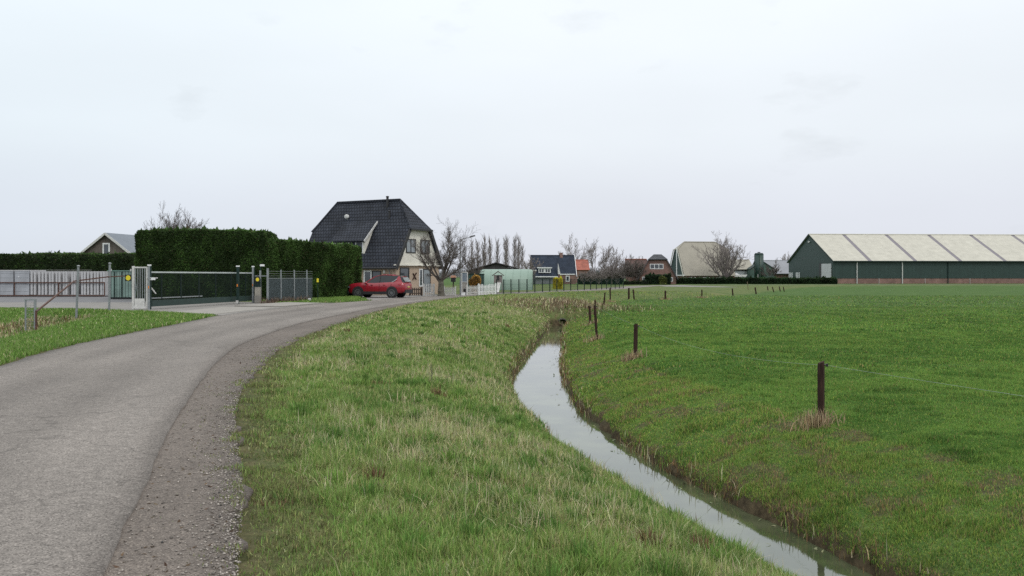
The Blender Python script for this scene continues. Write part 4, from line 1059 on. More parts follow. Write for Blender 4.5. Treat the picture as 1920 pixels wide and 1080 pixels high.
# ------------------------------------------------------------------ left: yard entrance
def hoop():
    a = hit(48, 628); b = hit(66, 628); d = a.y; b = Vector((X(66, d), d, a.z)); h = Zh(562, d) - a.z
    m = MB(); w = b.x - a.x
    m.bar((0, 0, -.2), (0, 0, h), .045); m.bar((w, 0, -.2), (w, 0, h), .065); m.bar((-.03, 0, h), (w + .04, 0, h), .055)
    root = empty('hoop_barrier', a, 0, 'galvanised steel hoop standing in the roadside grass at far left', 'hoop barrier')
    m.build('frame', M_galv, root)
    m = MB()
    for k in range(1, 6): m.tube((w * k / 6, 0, .05), (w * k / 6, 0, h * .93), .004, n=4)
    for k in range(1, 12): m.tube((0, 0, h * k / 13), (w, 0, h * k / 13), .004, n=4)
    m.build('mesh_infill', M_galv, root)
    return a, b, h
ha, hb, hh = hoop()
def yard_posts():
    p1 = hit(142.5, 600); t1 = Vector((X(147, p1.y), p1.y, Zh(499, p1.y)))
    p2 = hit(204.5, 583); t2 = Vector((X(206, p2.y), p2.y, Zh(494, p2.y)))
    for p, t, lab in ((p1, t1, 'leaning grey steel post rising from the brown ditch'), (p2, t2, 'upright grey steel post at the yard edge before the green container')):
        m = MB(); m.bar((0, 0, -.3), t - p, .075, .075); root = empty('steel_post', p, 0, lab, 'post', 'grey steel yard posts'); m.build('post', M_galv, root)
        c = MB(); c.sphere(t - p, .08, .08, .05, 8, 4); c.build('cap', M_galv, root)
    a = Vector((X(68, 30), 30, Zh(584, 30))); q1 = Vector((X(141, p1.y) , p1.y - .09, Zh(527, p1.y))); q2 = Vector((X(204, p2.y), p2.y - .09, Zh(519, p2.y))); q3 = Vector((X(247, 43.7), 43.6, Zh(517, 43.7)))
    m = MB()
    m.bar(a - a, q1 - a, .05); m.bar(q1 - a, q2 - a, .05); m.bar(q2 - a, q3 - a, .05)
    g = gz(a.x, a.y) - a.z
    m.bar((0, 0, g - .1), (0, 0, .03), .05)
    o = m.build('stay_rail', M_rust, None, loc=a); tag(o, 'rusty rail sloping up from the grass and running along the steel posts', 'rail')
yard_posts()
def sign(loc, lab, w=.34, rz=0):
    root = empty('warning_sign', loc, rz, lab, 'sign', 'yellow warning signs at the entrance')
    m = MB(); m.box(-w / 2 - .03, w / 2 + .03, -.02, 0, -w / 2 - .03, w / 2 + .03); m.build('backing_board', M_black, root)
    m = MB(); n = 16; m.prism([(w * .46 * math.cos(2 * math.pi * k / n), -.025, w * .5 * math.sin(2 * math.pi * k / n)) for k in range(n)], (0, -.008, 0)); m.build('yellow_face', M_yellow, root)
sign((X(234, 42.9), 43.30, Zh(521, 43)), 'round yellow sign on the rusty rail left of the barred gate', .25)
# pedestrian barred gate standing open, seen left of the sliding gate
def barred_gate():
    root = empty('barred_gate', (X(250, 44), 44.0, 0), math.radians(0), 'narrow pale gate with vertical bars left of the sliding gate', 'gate')
    w = .66; h = 2.1
    m = MB(); m.bar((0, 0, 0), (0, 0, h), .10); m.bar((w, 0, .02), (w, 0, h - .05), .075); m.bar((0, 0, h - .07), (w, 0, h - .07), .07); m.bar((0, 0, .10), (w, 0, .10), .12)
    m.build('frame', M_dirtyw, root)
    m = MB()
    for k in range(1, 6): m.bar((w * k / 6, 0, .1), (w * k / 6, 0, h - .1), .035)
    m.build('bars', M_galv, root)
    m = MB(); m.box(.08, w - .10, -.04, -.005, .16, .52); m.build('kick_plate', M_dirtyw, root)
    m = MB(); m.box(.10, .20, -.10, -.06, 1.0, 1.14); m.tube((.15, -.05, 1.07), (.15, -.14, 1.07), .02); m.build('lock', M_galv, root)
    m = MB(); m.bar((w + .05, 0, 1.25), (w + .42, .05, .75), .045); m.bar((w, 0, 1.52), (w + .5, .05, 1.52), .05); m.build('brace', M_dirtyw, root)
barred_gate()
M_ngreen = mat('near black green steel', (.006, .016, .013), .6, .15, 6, spec=.3)
def sliding_gate():
    A = Vector((X(283, 44.2), 44.2, 0)); B = Vector((X(473, 55.2), 55.2, 0)); d = B - A; L = d.length
    root = empty('sliding_gate', A, math.atan2(d.y, d.x), 'long dark green sliding gate with pale top rail across the yard entrance', 'gate')
    m = MB(); m.bar((0, 0, 1.80), (L, 0, 1.80), .05, .075); m.build('top_rail', M_galv if 0 else mat('dulled pale rail', (.40, .44, .43), .5), root)
    m = MB(); m.box(0, L, -.07, .07, .12, .42); m.build('bottom_beam', mat('green beam', (.014, .036, .030), .6), root)
    m = MB(); m.bar((0, 0, .53), (L * .45, 0, .53), .05, .05); m.build('lower_rail', M_galv, root)
    m = MB(); n = 96
    for k in range(n): x = .06 + (L - .12) * k / (n - 1); m.bar((x, 0, .42), (x, 0, 1.76), .014)
    m.build('bars', M_ngreen, root)
    for k in range(6): m = MB(); x = L * (k + .5) / 6; m.bar((x, -.01, .42), (x, -.01, 1.76), .06); m.build('stile', M_ngreen, root)
    for px, d_, w, top, lab, mt in ((280, 43.9, .10, 2.10, 'grey square post at the left end of the sliding gate', M_galv), (446, 52.6, .13, 2.15, 'dark green guide post with white cap in front of the sliding gate', M_dgreen),
                                    (474.5, 54.6, .10, 2.15, 'pale post at the right end of the sliding gate', M_galv)):
        r = empty('gate_post', (X(px, d_), d_, 0), 0, lab, 'post')
        q = MB(); q.box(-w / 2, w / 2, -w / 2, w / 2, -.1, top); q.build('post', mt, r)
        q = MB(); q.box(-w / 2 - .02, w / 2 + .02, -w / 2 - .02, w / 2 + .02, top + .002, top + .07); q.build('cap', M_white, r)
        q = MB(); q.box(-w / 2 + .02, w / 2 - .04, -w / 2 - .02, -w / 2 - .003, 1.0, 1.14); q.build('reflector', mat('orange reflector', (.65, .22, .04), .3), r)
        if mt is M_dgreen: q = MB(); q.box(-w * .75, w * .4, -w * .8, -w / 2 - .004, .02, .20); q.build('foot_roller', M_dirtyw, r)
        else: q = MB(); q.box(w / 2 + .002, w / 2 + .035, -.05, .05, -.1, top - .02); q.build('rubber_strip', M_dgreen, r)
    q = MB(); q.box(.10, .30, -.08, .08, 1.42, 1.54); r = empty('photocell', (X(280, 43.9) + .0, 43.8, 0), 0, 'small pale box on the left gate post', 'sensor box'); q.build('housing', M_white, r)
    q = MB(); q.tube((.13, -.09, 1.48), (.13, -.08, 1.48), .03); q.build('lens', M_black, r)
sliding_gate()
# control cabinet with sign, frame gate, mesh fence with grey posts
def frames():
    d = 54.4
    r = empty('control_cabinet', (X(484, d), d, 0), 0, 'narrow grey cabinet between the gate post and the mesh fence', 'cabinet')
    q = MB(); q.box(-.17, .17, -.12, .12, 0, .95); q.build('housing', mat('cabinet grey', (.30, .28, .24), .6), r)
    q = MB(); q.box(-.17, .17, -.10, .10, .952, 1.45); q.build('upper_panel', M_dgreen, r)
    q = MB(); q.box(-.19, .19, -.14, -.122, .02, .44); q.build('lower_door', mat('cabinet door grey', (.22, .21, .19), .6), r)
    sign((X(483, d - .3), d - .3, Zh(524, d)), 'round yellow sign between the gate end and the mesh fence', .22)
    q = MB(); q.bar((X(483, d - .3), d - .26, 1.1), (X(483, d - .3), d - .26, 1.7), .03); o = q.build('sign_bracket', M_black); tag(o, 'short black bracket behind the yellow sign near the cabinet', 'bracket')
    r = empty('small_gate', (X(476, d), d, 0), 0, 'slim galvanised frame of the small gate beside the mesh fence', 'gate')
    w1 = X(488, d) - X(476, d); w2 = X(502, d) - X(476, d)
    q = MB(); q.bar((.06, 0, 1.62), (w2, 0, 1.62), .05); q.build('rail', M_galv, r)
    q = MB(); q.bar((w1, 0, 0), (w1, 0, 1.95), .09); q.build('middle_post', M_galv, r)
    q = MB(); q.bar((w2, 0, 0), (w2, 0, 2.08), .11); q.build('end_post', M_galv, r)
    r2 = empty('yard_lamp', (X(487.5, d), d, 0), 0, 'small white lamp on a thin pole before the hedge corner', 'lamp')
    q = MB(); q.tube((0, .12, 0), (0, .12, 2.3), .035); q.build('pole', M_dgreen, r2)
    q = MB(); q.box(-.02, .22, .05, .19, 2.20, 2.32); q.build('lamp_head', M_white, r2)
    # mesh fence
    A = Vector((X(502, 54.4), 54.5, 0)); B = Vector((X(586, 58.6), 58.6, 0)); d3 = B - A; L = d3.length
    r = empty('mesh_fence', A, math.atan2(d3.y, d3.x), 'chain link fence with grey posts before the lower hedge', 'fence')
    for k, px in enumerate((525, 550, 574.5)):
        t = (px - 502) / (586 - 502); x = L * t
        q = MB(); q.tube((x, 0, 0), (x, 0, 2.0), .04, n=8); q.build('post', M_galv, r)
    q = MB(); q.bar((0, 0, 1.48), (L, 0, 1.48), .035)
    for z in (1.62, 1.76, 1.9): q.tube((0, 0, z), (L, 0, z), .006, n=4)
    q.build('top_wires', M_galv, r)
    q = MB(); st = .11
    n = int((L + 1.45) / st)
    for k in range(n):
        x = k * st
        for sg in (1, -1):
            a = [x, 0.03] if sg == 1 else [x, 1.45]; x1 = x - 1.42; b = [x1, 1.45] if sg == 1 else [x1, .03]
            (xa, za), (xb, zb) = a, b
            if xb < 0: t = (xa - 0) / (xa - xb); zb = za + (zb - za) * t; xb = 0
            if xa > L: t = (xa - L) / (xa - xb); za = za + (zb - za) * t; xa = L
            if xa > xb: q.bar((xa, 0, za), (xb, 0, zb), .010)
    q.build('mesh_panel', mat('weathered wire', (.11, .14, .15), .6), r)
    # screening behind the mesh
    q = MB(); q.box(0, L, .05, .075, .05, 1.42); q.build('screening_cloth', mat('dark blue green screening', (.022, .032, .034), .8, .25, 3), r)
    r = empty('hedge_reflector', (X(594, 57.6), 57.9, 0), 0, 'small yellow reflector on a stake at the hedge foot', 'reflector')
    q = MB(); q.tube((0, 0, 0), (0, 0, 1.4), .02); q.build('stake', M_dgreen, r)
    q = MB(); q.box(-.06, .06, -.05, -.022, 1.22, 1.46); q.build('plate', M_yellow, r)
    q = MB(); q.box(-.08, .08, -.06, .06, 0, .22); o = q.build('marker_block', M_dirtyw, None, bevel=.02, loc=(X(578, 57.0), 57.3, 0)); tag(o, 'small white block at the foot of the mesh fence end', 'block')
    n_ = 500; t = RNG.random(n_); bx_ = A.x + d3.x * (t * 1.1 - .1); by_ = A.y + d3.y * (t * 1.1 - .1) - .3 - RNG.random(n_) * .4
    blades('dry_grass', bx_, by_, np.zeros(n_), .12 + .35 * RNG.random(n_), np.full(n_, .03), vary((.20, .15, .11), n_, .3), .5)
frames()
def grass_strip():
    # planted strip between the mesh fence, hedge and road
    pts = [(-15.2, 56.6), (-13.6, 63.5), (-12.0, 69.8), (-11.0, 66.0), (-10.2, 60.4), (-11.6, 57.0)]
    m = MB(); m.slab([(x, y, .05) for x, y in pts], .1); o = m.build('grass_strip', MATS['ground cover']); o['kind'] = 'structure'
    n = 9000; x = -15.4 + 5.4 * RNG.random(n); y = 56.0 + 14 * RNG.random(n); k = inside(x, y, pts); x, y = x[k], y[k]; n = len(x)
    blades('roadside_grass', x, y, np.full(n, .05), .06 + .08 * RNG.random(n), np.full(n, .04), vary(GREEN, n), .5)
grass_strip()
# stored panels in their rack
def panels():
    d = 72.0; s = F / d
    Mp = mat('pale grey panel', (.34, .355, .38), .6, .14, 1.5, stretch=(1, 1, .4))
    Mp2 = mat('white panel edge', (.46, .46, .47), .6, .12, 3)
    z0, z1 = .10, 2.02
    for i, (a, b) in enumerate(((-52, -2), (0, 24.5), (27.5, 54.5))):
        m = MB(); w = X(b, d) - X(a, d)
        m.box(0, w, 0, 2.6, z0, z1)
        root = empty('panel_stack', (X(a, d), d, 0), 0, ('pale grey panel stack cut off by the left edge of the photo', 'pale grey panel stack at the left end of the rack', 'pale grey panel stack with a small white dot, left of the upright panels')[i], 'panel stack', 'pale panel stacks')
        m.build('panels', Mp, root)
        q = MB()
        for k in range(5): q.box(.02, w - .02, -.012, -.001, z0 + .3 + k * .36, z0 + .315 + k * .36)
        q.build('gaps', mat('gap shade grey', (.30, .31, .33), .7), root)
        q = MB(); q.box(-.01, w + .01, -.02, 2.6, z1 + .002, z1 + .07); q.build('top_board', Mp2, root)
        if i == 2: q = MB(); q.tube((w * .28, -.03, 1.55), (w * .28, -.002, 1.55), .045); q.build('white_disc', M_white, root)
    xs = [58.5, 64.5, 73, 79, 85.5, 92.5, 98, 105, 111, 118.5, 124, 134.5, 139.5, 153, 158.5, 164, 171, 177, 182.5, 189, 194]
    m = MB(); m.box(0, .165, 0, 2.6, z0 + .03, z1 - .03); p0 = None
    grp = 'upright panels standing in the rack'
    for i, px in enumerate(xs):
        if p0 is None:
            o = m.build('upright_panel', Mp2, None, bevel=.01); p0 = o
        else: o = p0.copy(); COL.objects.link(o)
        o.location = (X(px, d) - .06, d + .03 * math.sin(i * 3), 0); o.rotation_euler = (0, 0, .01 * math.sin(i * 5))
        tag(o, 'thin pale panel standing on edge in the rusty rack, number %s counted from the left' % ('one two three four five six seven eight nine ten eleven twelve thirteen fourteen fifteen sixteen seventeen eighteen nineteen twenty last'.split()[i]), 'panel', grp)
    o = MB(); o.box(X(57, d), X(200, d), d + 1.2, d + 2.65, z0 + .03, z1 - .25)
    o = o.build('gap_shade_boards', mat('gap shade boards', (.02, .02, .028), .8, .4, 3, stretch=(4, 1, .1), col2=(.07, .068, .08))); tag(o, 'boards behind the upright panels, coloured near black as gap shade', 'boards')  # near black colour puts the shade between the panels into these boards
    root = empty('storage_rack', (X(-55, d), d - .08, 0), 0, 'low rusty steel rack with two long rails holding the panels', 'rack')
    L = X(197, d) - X(-55, d)
    for z in (1.10, .07): q = MB(); q.bar((0, 0, z), (L, 0, z), .07, .08); q.build('rail', M_rust, root)
    for x in (0, L * .33, L * .66, L): q = MB(); q.bar((x, -.02, 0), (x, -.02, 1.1), .06); q.build('rack_post', M_rust, root)
    q = MB(); q.bar((0, .1, 2.0 + .09), (L * .9, .1, 2.0 + .09), .015); q.build('top_cord', M_dirtyw, root)
panels()
def container():
    d = 64; root = empty('green_container', (X(203, d), d, 0), math.radians(2), 'pale green metal container at the end of the panel rack', 'container')
    Mg = tilemat('pale green sheet', (.19, .28, .25), (.21, .31, .275), (.10, .15, .135), .20, 4, .03, .6, .8, 0, .35)
    w = X(250, d) - X(203, d)
    m = MB(); m.box(0, w, 0, 2.4, .12, 1.95); m.build('body', Mg, root)
    m = MB(); m.box(-.04, w + .04, -.04, 2.44, 1.952, 2.02); m.build('lid', mat('green lid', (.13, .24, .2), .5), root)
    m = MB()
    for x in (.45, .95): m.bar((x, -.04, .15), (x, -.04, 1.92), .05)
    m.build('door_bars', M_dgreen, root)
    m = MB()
    for x in (.2, w - .2): m.tube((x, -.02, 1.95), (x, -.02, 2.12), .05)
    m.build('lifting_lugs', M_dirtyw, root)
    m = MB(); m.box(.1, w - .1, .1, 2.3, 0, .12); m.build('skids', M_black, root)
container()
def far_shed():
    d = 100; W = 8.4
    root = empty('gabled_shed', (X(205, d) - W / 2, d, 0), math.radians(-8), 'brown boarded gabled shed with white window behind the low hedge', 'shed')
    Mb = tilemat('brown boards', (.12, .10, .085), (.135, .115, .10), (.06, .05, .045), .14, 6, .012, .85, .4, 0)
    ap = 6.25; s = .74; ze = ap - s * W / 2
    m = MB(); m.prism([(0, 0, 0), (W, 0, 0), (W, 0, ze), (W / 2, 0, ap), (0, 0, ze)], (0, 13, 0)); m.build('wall', Mb, root)
    r = MB()
    r.slab([(-.35, -.3, ze - .26 + .12), (W / 2, -.3, ap + .12), (W / 2, 13.3, ap + .12), (-.35, 13.3, ze - .26 + .12)], .1)
    r.slab([(W + .35, -.3, ze - .26 + .12), (W / 2, -.3, ap + .12), (W / 2, 13.3, ap + .12), (W + .35, 13.3, ze - .26 + .12)], .1)
    ro = r.build('roof', mat('grey blue sheet roof', (.13, .155, .185), .5, .08, 1), root)
    b = MB()
    for sx in (0, W): 
        e = -.35 if sx == 0 else W + .35
        b.bar((e, -.34, ze - .26), (W / 2, -.34, ap + .02), .05, .22)
    b.build('bargeboard', M_dirtyw, ro)
    window(root, (W / 2 - .45, 0, 3.9), (1, 0, 0), (0, -1, 0), .85, 1.35, M_white, 1, .15)
far_shed()

# ------------------------------------------------------------------ round the house: pickets, lamp, tunnel, barn
def pickets(name, lab, A, B, h, n, w, mt, grp=None, tip=True, hvar=0, rail=True):
    A = Vector(A); B = Vector(B); d = B - A; L = d.length; root = empty(name, A, math.atan2(d.y, d.x), lab, 'fence', grp)
    q = MB(); rg = random.Random(n)
    for k in range(n):
        x = L * (k + .5) / n; hh_ = h * (1 + rg.uniform(-hvar, hvar))
        q.prism([(x - w / 2, 0, .03), (x + w / 2, 0, .03), (x + w / 2, 0, hh_ - (.06 if tip else 0)), (x, 0, hh_), (x - w / 2, 0, hh_ - (.06 if tip else 0))], (0, -.025, 0))
    q.build('pickets', mt, root)
    q = MB(); q.bar((0, .03, h * .3), (L, .03, h * .3), .04, .07); q.bar((0, .03, h * .75), (L, .03, h * .75), .04, .07); q.build('rails', mt, root)
    for x in (0, L): q = MB(); q.bar((x, .05, 0), (x, .05, h + .06), .09); q.build('post', mt, root)
M_dwood = mat('dark brown wood', (.07, .05, .04), .8, .2, 8)
pickets('picket_fence', 'low dark brown picket fence right behind the red car', (X(768, 74.5), 74.5, 0), (X(791, 74.5), 74.5, 0), .68, 6, .10, M_dwood)
pickets('picket_fence', 'white picket fence with uneven tall pales under the gable window', (X(794, 74), 74, 0), (X(814, 74), 74, 0), .95, 5, .10, M_dirtyw, hvar=.1)
pickets('picket_fence', 'white picket fence between the tree trunk and the lamp post', (X(833, 75), 75, 0), (X(854, 75), 75, 0), .72, 9, .06, M_dirtyw)
pickets('picket_fence', 'greyish picket fence section right of the pillar', (X(876, 76), 76, 0), (X(897, 77), 77, 0), .82, 9, .055, M_dirtyw)
pickets('picket_fence', 'bright white picket fence ending at the green mesh fence', (X(898, 77), 77, 0), (X(930, 78), 78, 0), .92, 12, .075, M_white, hvar=.07)
def lamp():
    d = 76.5; root = empty('street_lamp', (X(863.5, d), d, 0), 0, 'tall thin grey street lamp with arm reaching right above the bare tree', 'street lamp')
    h = Zh(449, d); q = MB(); q.tube((0, 0, 0), (0, 0, 1.2), .085, .08); q.tube((0, 0, 1.2), (0, 0, h), .055, .035); q.tube((0, 0, h), (.85, 0, h + .22), .03, .025); q.build('pole', M_galv, root)
    q = MB(); q.prism([(.80, -.11, h + .15), (1.25, -.11, h + .28), (1.22, -.11, h + .38), (.78, -.11, h + .28)], (0, .22, 0)); q.build('lamp_head', mat('lamp housing grey', (.10, .10, .11), .5), root)
lamp()
def bits():
    # glass-sided shelter with pale posts, brick pillar with red cap, feed bin
    d = 79; root = empty('glass_cabinet', (X(866, d), d, 0), 0, 'upright pale framed glass cabinet beside the street lamp', 'cabinet')
    w = .48; q = MB()
    for x in (0, w): q.bar((x, 0, 0), (x, 0, 1.95), .06); q.bar((x, .4, 0), (x, .4, 1.95), .06)
    q.bar((0, 0, 1.95), (w, 0, 1.95), .07); q.bar((0, 0, 1.1), (w, 0, 1.1), .05); q.build('frame', M_dirtyw, root)
    q = MB(); q.box(.03, w - .03, .01, .39, 1.12, 1.9); q.build('glazing', mat('blue grey glass', (.16, .20, .24), .1, spec=.9), root)
    q = MB(); q.box(.03, w - .03, .01, .39, 0, 1.08); q.build('base_panel', mat('weathered board', (.26, .25, .23), .8), root)
    d = 80; root = empty('nest_box', (X(850, d), d, 0), 0, 'small dark hutch with orange roof on a post behind the white pickets', 'hutch')
    q = MB(); q.bar((0, 0, 0), (0, 0, 1.1), .1); q.build('post', M_dwood, root)
    q = MB(); q.box(-.2, .2, -.2, .2, 1.1, 1.48); q.build('box', M_black, root)
    q = MB(); q.prism([(-.28, -.26, 1.482), (.28, -.26, 1.482), (.14, -.26, 1.68), (-.14, -.26, 1.68)], (0, .52, 0)); q.build('roof', mat('pale orange roof', (.50, .27, .18), .7), root)
    d = 76; root = empty('planter_box', (X(868, d), d, 0), 0, 'low white planter box at the lamp foot', 'planter')
    q = MB(); q.box(-.14, .2, -.12, .12, 0, .26); q.build('box', M_white, root)
    q = MB(); q.box(-.12, .18, -.10, .10, .262, .28); q.build('soil', M_dwood, root)
    d = 77; root = empty('waste_bin', (X(872.5, d), d, 0), 0, 'squat black bin behind the white planter', 'bin')
    q = MB(); q.tube((0, 0, 0), (0, 0, .5), .15, .17, 12); q.build('bin_body', M_black, root)
    q = MB(); q.sphere((0, 0, .5), .18, .18, .08, 12, 4); q.build('lid', M_black, root)
    # dark gate/shed panel and green tunnel
    d = 92; root = empty('green_skip', (X(877.5, d), d, 0), 0, 'dark green steel skip left of the green tunnel', 'skip')
    Ms = tilemat('dark teal sheet', (.022, .062, .055), (.026, .070, .060), (.012, .03, .028), .25, 4, .03, .6, .8, 0)
    w = X(907, d) - X(877.5, d)
    q = MB(); q.box(0, w, 0, 2, 0, 1.78); q.build('body', Ms, root)
    q = MB(); q.box(-.03, w + .03, -.04, 2.03, 1.782, 1.86); q.build('rim', M_dgreen, root)
    q = MB(); q.box(.45, .8, -.03, -.002, 1.45, 1.6); q.build('warning_plate', mat('orange plate', (.55, .20, .10), .6), root)
    # tunnel: long pale green barrel
    d = 104; x0, x1 = X(897, d), X(998, d); L = x1 - x0
    root = empty('green_tunnel', (x0, d, 0), math.radians(-3), 'long pale green plastic tunnel with rounded ends behind the mesh fence', 'tunnel')
    Mt = mat('pale green plastic film', (.20, .285, .235), .5, .12, .5, stretch=(.3, 1, 1), col2=(.26, .355, .295))
    R_ = 2.3; n = 18; V_ = []; F_ = []
    xs = [0, .12, .5, L - .5, L - .12, L]; sc = [.0, .75, 1, 1, .75, 0]
    for x, s_ in zip(xs, sc):
        for k in range(n + 1):
            a = math.pi * k / n; V_.append((x, R_ - R_ * math.cos(a) * max(s_, .6), 2.42 * math.sin(a) * (.93 + .07 * s_)))
    for i in range(5):
        for k in range(n): a = i * (n + 1) + k; F_.append((a, a + 1, a + n + 2, a + n + 1))
    F_.append(tuple(range(n + 1))); F_.append(tuple(reversed(range(5 * (n + 1), 6 * (n + 1)))))
    q = MB(); q.add(V_, F_); q.build('film', Mt, root, smooth=True)
    q = MB()
    for j in range(7):
        x = .5 + (L - 1) * j / 6
        for k in range(n): 
            a = math.pi * k / n; b = math.pi * (k + 1) / n
            q.bar((x, R_ - R_ * math.cos(a) * 1.003, 2.428 * math.sin(a)), (x, R_ - R_ * math.cos(b) * 1.003, 2.428 * math.sin(b)), .03)
    q.build('hoops', mat('tunnel hoop', (.20, .285, .235), .5), root)
    # barn with low curved dark roof behind
    d = 150; s_ = F / d
    root = empty('low_barn', (X(878, d), d, 0), 0, 'low dark barn with shallow peaked roof behind the green tunnel', 'barn')
    W = X(986, d) - X(878, d); za = Zh(491.5, d); zb = Zh(508, d); pk = X(930, d) - X(878, d)
    Mr = tilemat('dark sheet roof', (.050, .046, .050), (.065, .058, .06), (.03, .028, .03), .9, 5, .04, .8, .5, 0)
    q = MB(); q.prism([(0, .5, -.2), (W, .5, -.2), (W, .5, zb - .2), (pk, .5, za - .25), (0, .5, zb - .2)], (0, 14, 0)); q.build('wall', Mr, root)
    q = MB(); q.slab([(-.2, 0, zb), (pk * .5, 0, zb + (za - zb) * .56), (pk * .5, 15, zb + (za - zb) * .56), (-.2, 15, zb)], .15)
    q.slab([(pk * .5, 0, zb + (za - zb) * .56), (pk, 0, za), (pk, 15, za), (pk * .5, 15, zb + (za - zb) * .56)], .15)
    q.slab([(pk, 0, za), (pk + (W - pk) * .5, 0, zb + (za - zb) * .56), (pk + (W - pk) * .5, 15, zb + (za - zb) * .56), (pk, 15, za)], .15)
    q.slab([(pk + (W - pk) * .5, 0, zb + (za - zb) * .56), (W + .2, 0, zb), (W + .2, 15, zb), (pk + (W - pk) * .5, 15, zb + (za - zb) * .56)], .15)
    q.build('roof', Mr, root)
    # play house on legs
    d = 90; root = empty('play_house', (X(934, d), d, 0), 0, 'small weathered wooden play house on legs before the green tunnel', 'play house')
    Mw = mat('weathered grey wood', (.21, .185, .18), .85, .2, 6)
    q = MB(); q.box(-.42, .42, -.4, .4, .95, 1.72); q.build('cabin', Mw, root)
    q = MB(); q.slab([(-.62, -.55, 1.68), (0, -.55, 2.12), (0, .55, 2.12), (-.62, .55, 1.68)], .07); q.slab([(.62, -.55, 1.68), (0, -.55, 2.12), (0, .55, 2.12), (.62, .55, 1.68)], .07); q.build('roof', mat('brown felt roof', (.10, .075, .07), .9), root)
    q = MB(); q.box(-.12, .12, -.43, -.402, 1.2, 1.7); q.build('opening', M_black, root)
    for x in (-.4, .4):
        for y in (-.36, .36): q = MB(); q.bar((x, y, 0), (x, y, .95), .09); q.build('leg', Mw, root)
    q = MB(); q.slab([(-.12, -.45, 1.0), (.28, -.45, 1.0), (.10, -1.9, .05), (-.30, -1.9, .05)], .05); q.build('slide', M_dirtyw, root)
    # orange brown shrub and the little white building
    d = 82; hedge('rounded orange brown shrub above the grey pickets', (X(882, d), d, 0), 0, .8, .8, 1.35, 900, .10, (.24, .13, .03), 31, rough=.3)['category'] = 'shrub'
    d = 175; root = empty('small_shed', (X(986, d), d, 0), 0, 'small dark shed with pale roof edge left of the blue roofed house', 'shed')
    q = MB(); q.box(0, X(1004, d) - X(986, d), 0, 3, -.2, Zh(508, d)); q.build('wall', mat('dark boards', (.05, .055, .06), .8), root)
    q = MB(); q.box(-.2, X(1004, d) - X(986, d) + .2, -.2, 3.2, Zh(508, d) + .002, Zh(507, d) + .12); q.build('roof', M_dirtyw, root)
    q = MB(); q.box(-.2, .25, -.05, -.002, -.2, Zh(509, d)); q.build('corner_board', M_dirtyw, root)
bits()
def far_post_fence():
    # green welded fence following the far side of the road
    a = [(X(931, 80.0), 80.0), (X(960, 84.5), 84.5), (X(1000, 90), 90), (X(1060, 99), 99), (X(1120, 109), 109), (X(1169, 121), 121)]
    c = spline(a, 2.02); root = empty('wire_panel_fence', (c[0][0], c[0][1], 0), 0, 'long green wire panel fence with upright posts along the far side of the road', 'fence')
    o = Vector((c[0][0], c[0][1], 0)); Mw = mat('green wire', (.012, .040, .032), .7, spec=.1); H_ = 1.28
    mesh = MB()
    for k, p in enumerate(c):
        P = Vector((p[0], p[1], 0)) - o; q = MB(); q.box(P.x - .045, P.x + .045, P.y - .045, P.y + .045, 0, H_ + .05); q.build('post', M_ngreen, root)
        if k + 1 < len(c):
            Q_ = Vector((c[k + 1][0], c[k + 1][1], 0)) - o
            for j in range(1, 14): v = P.lerp(Q_, j / 14); mesh.bar((v.x, v.y, .05), (v.x, v.y, H_), .008)
            for z in (.08, .45, .85, 1.26): mesh.bar((P.x, P.y, z), (Q_.x, Q_.y, z), .012)
    mesh.build('wire_panels', Mw, root)
far_post_fence()

# ------------------------------------------------------------------ far houses and barns
def blue_house():
    d = 185; s_ = F / d
    root = empty('slate_roofed_house', (X(998, d), d, 0), math.radians(3), 'house with blue slate roof and white dormer behind the green fence', 'house')
    L = 8.9; W = 7.0; ze = 1.65; zr = 5.85
    halfhip(root, L, W, ze, zr, zr, 0, 0, mat('grey wall', (.17, .18, .19), .8, .1, 1), M_slate, oh=.15, oe=.3, z0=-1.2)
    q = MB(); q.bar((-.2, -.42, ze - .15), (5.2, -.42, ze - .15), .15, .20); q.build('gutter', M_white, root)
    q = MB(); q.prism([(5.3, -.45, -1), (8.9, -.45, -1), (8.9, -.45, 1.9), (5.3, -.45, 1.9)], (0, .43, 0)); wb = q.build('brick_bay', M_brick, root)
    q = MB(); q.box(5.6, 8.7, -.6, -.46, 1.9, 2.1); q.build('bay_fascia', M_white, wb)
    window(root, (6.8, -.45, .5), (1, 0, 0), (0, -1, 0), .8, 1.2, M_white, 1, .15)
    s = (zr - ze) / (W / 2)
    q = MB(); q.prism([(1.3, .2, 2.3), (1.3, .2, 3.25), (1.3, 1.4, 3.25)], (2.5, 0, 0)); dm = q.build('dormer', M_white, root)
    q = MB(); q.box(1.05, 4.05, -.05, 1.5, 3.252, 3.45); q.build('dormer_roof', M_white, dm)
    window(dm, (1.35, .2, 2.3), (1, 0, 0), (0, -1, 0), 1.1, .85, M_white, 2, .10); window(dm, (2.62, .2, 2.3), (1, 0, 0), (0, -1, 0), 1.1, .85, M_white, 2, .10)
    q = MB(); q.prism([(5.25, -.3, 2.0), (5.75, -.3, 2.0), (5.3, -.2, 4.2)], (0, .9, 0)); q.build('side_gable', M_dirtyw, root)
    q = MB(); q.box(6.0, 6.6, 3.1, 3.7, 5.4, 6.5); q.build('chimney', M_brick, root)
    q = MB(); q.bar((L + .2, -.3, ze - .2), (L + .2, W / 2, zr + .05), .1, .3); q.bar((L + .2, W + .3, ze - .2), (L + .2, W / 2, zr + .05), .1, .3); q.build('bargeboard', M_white, root)
    window(root, (L, 1.5, 2.0), (0, 1, 0), (1, 0, 0), 1.4, 1.3, M_white, 2); window(root, (L, .8, .1), (0, 1, 0), (1, 0, 0), 1.8, 1.3, M_white, 2)
blue_house()
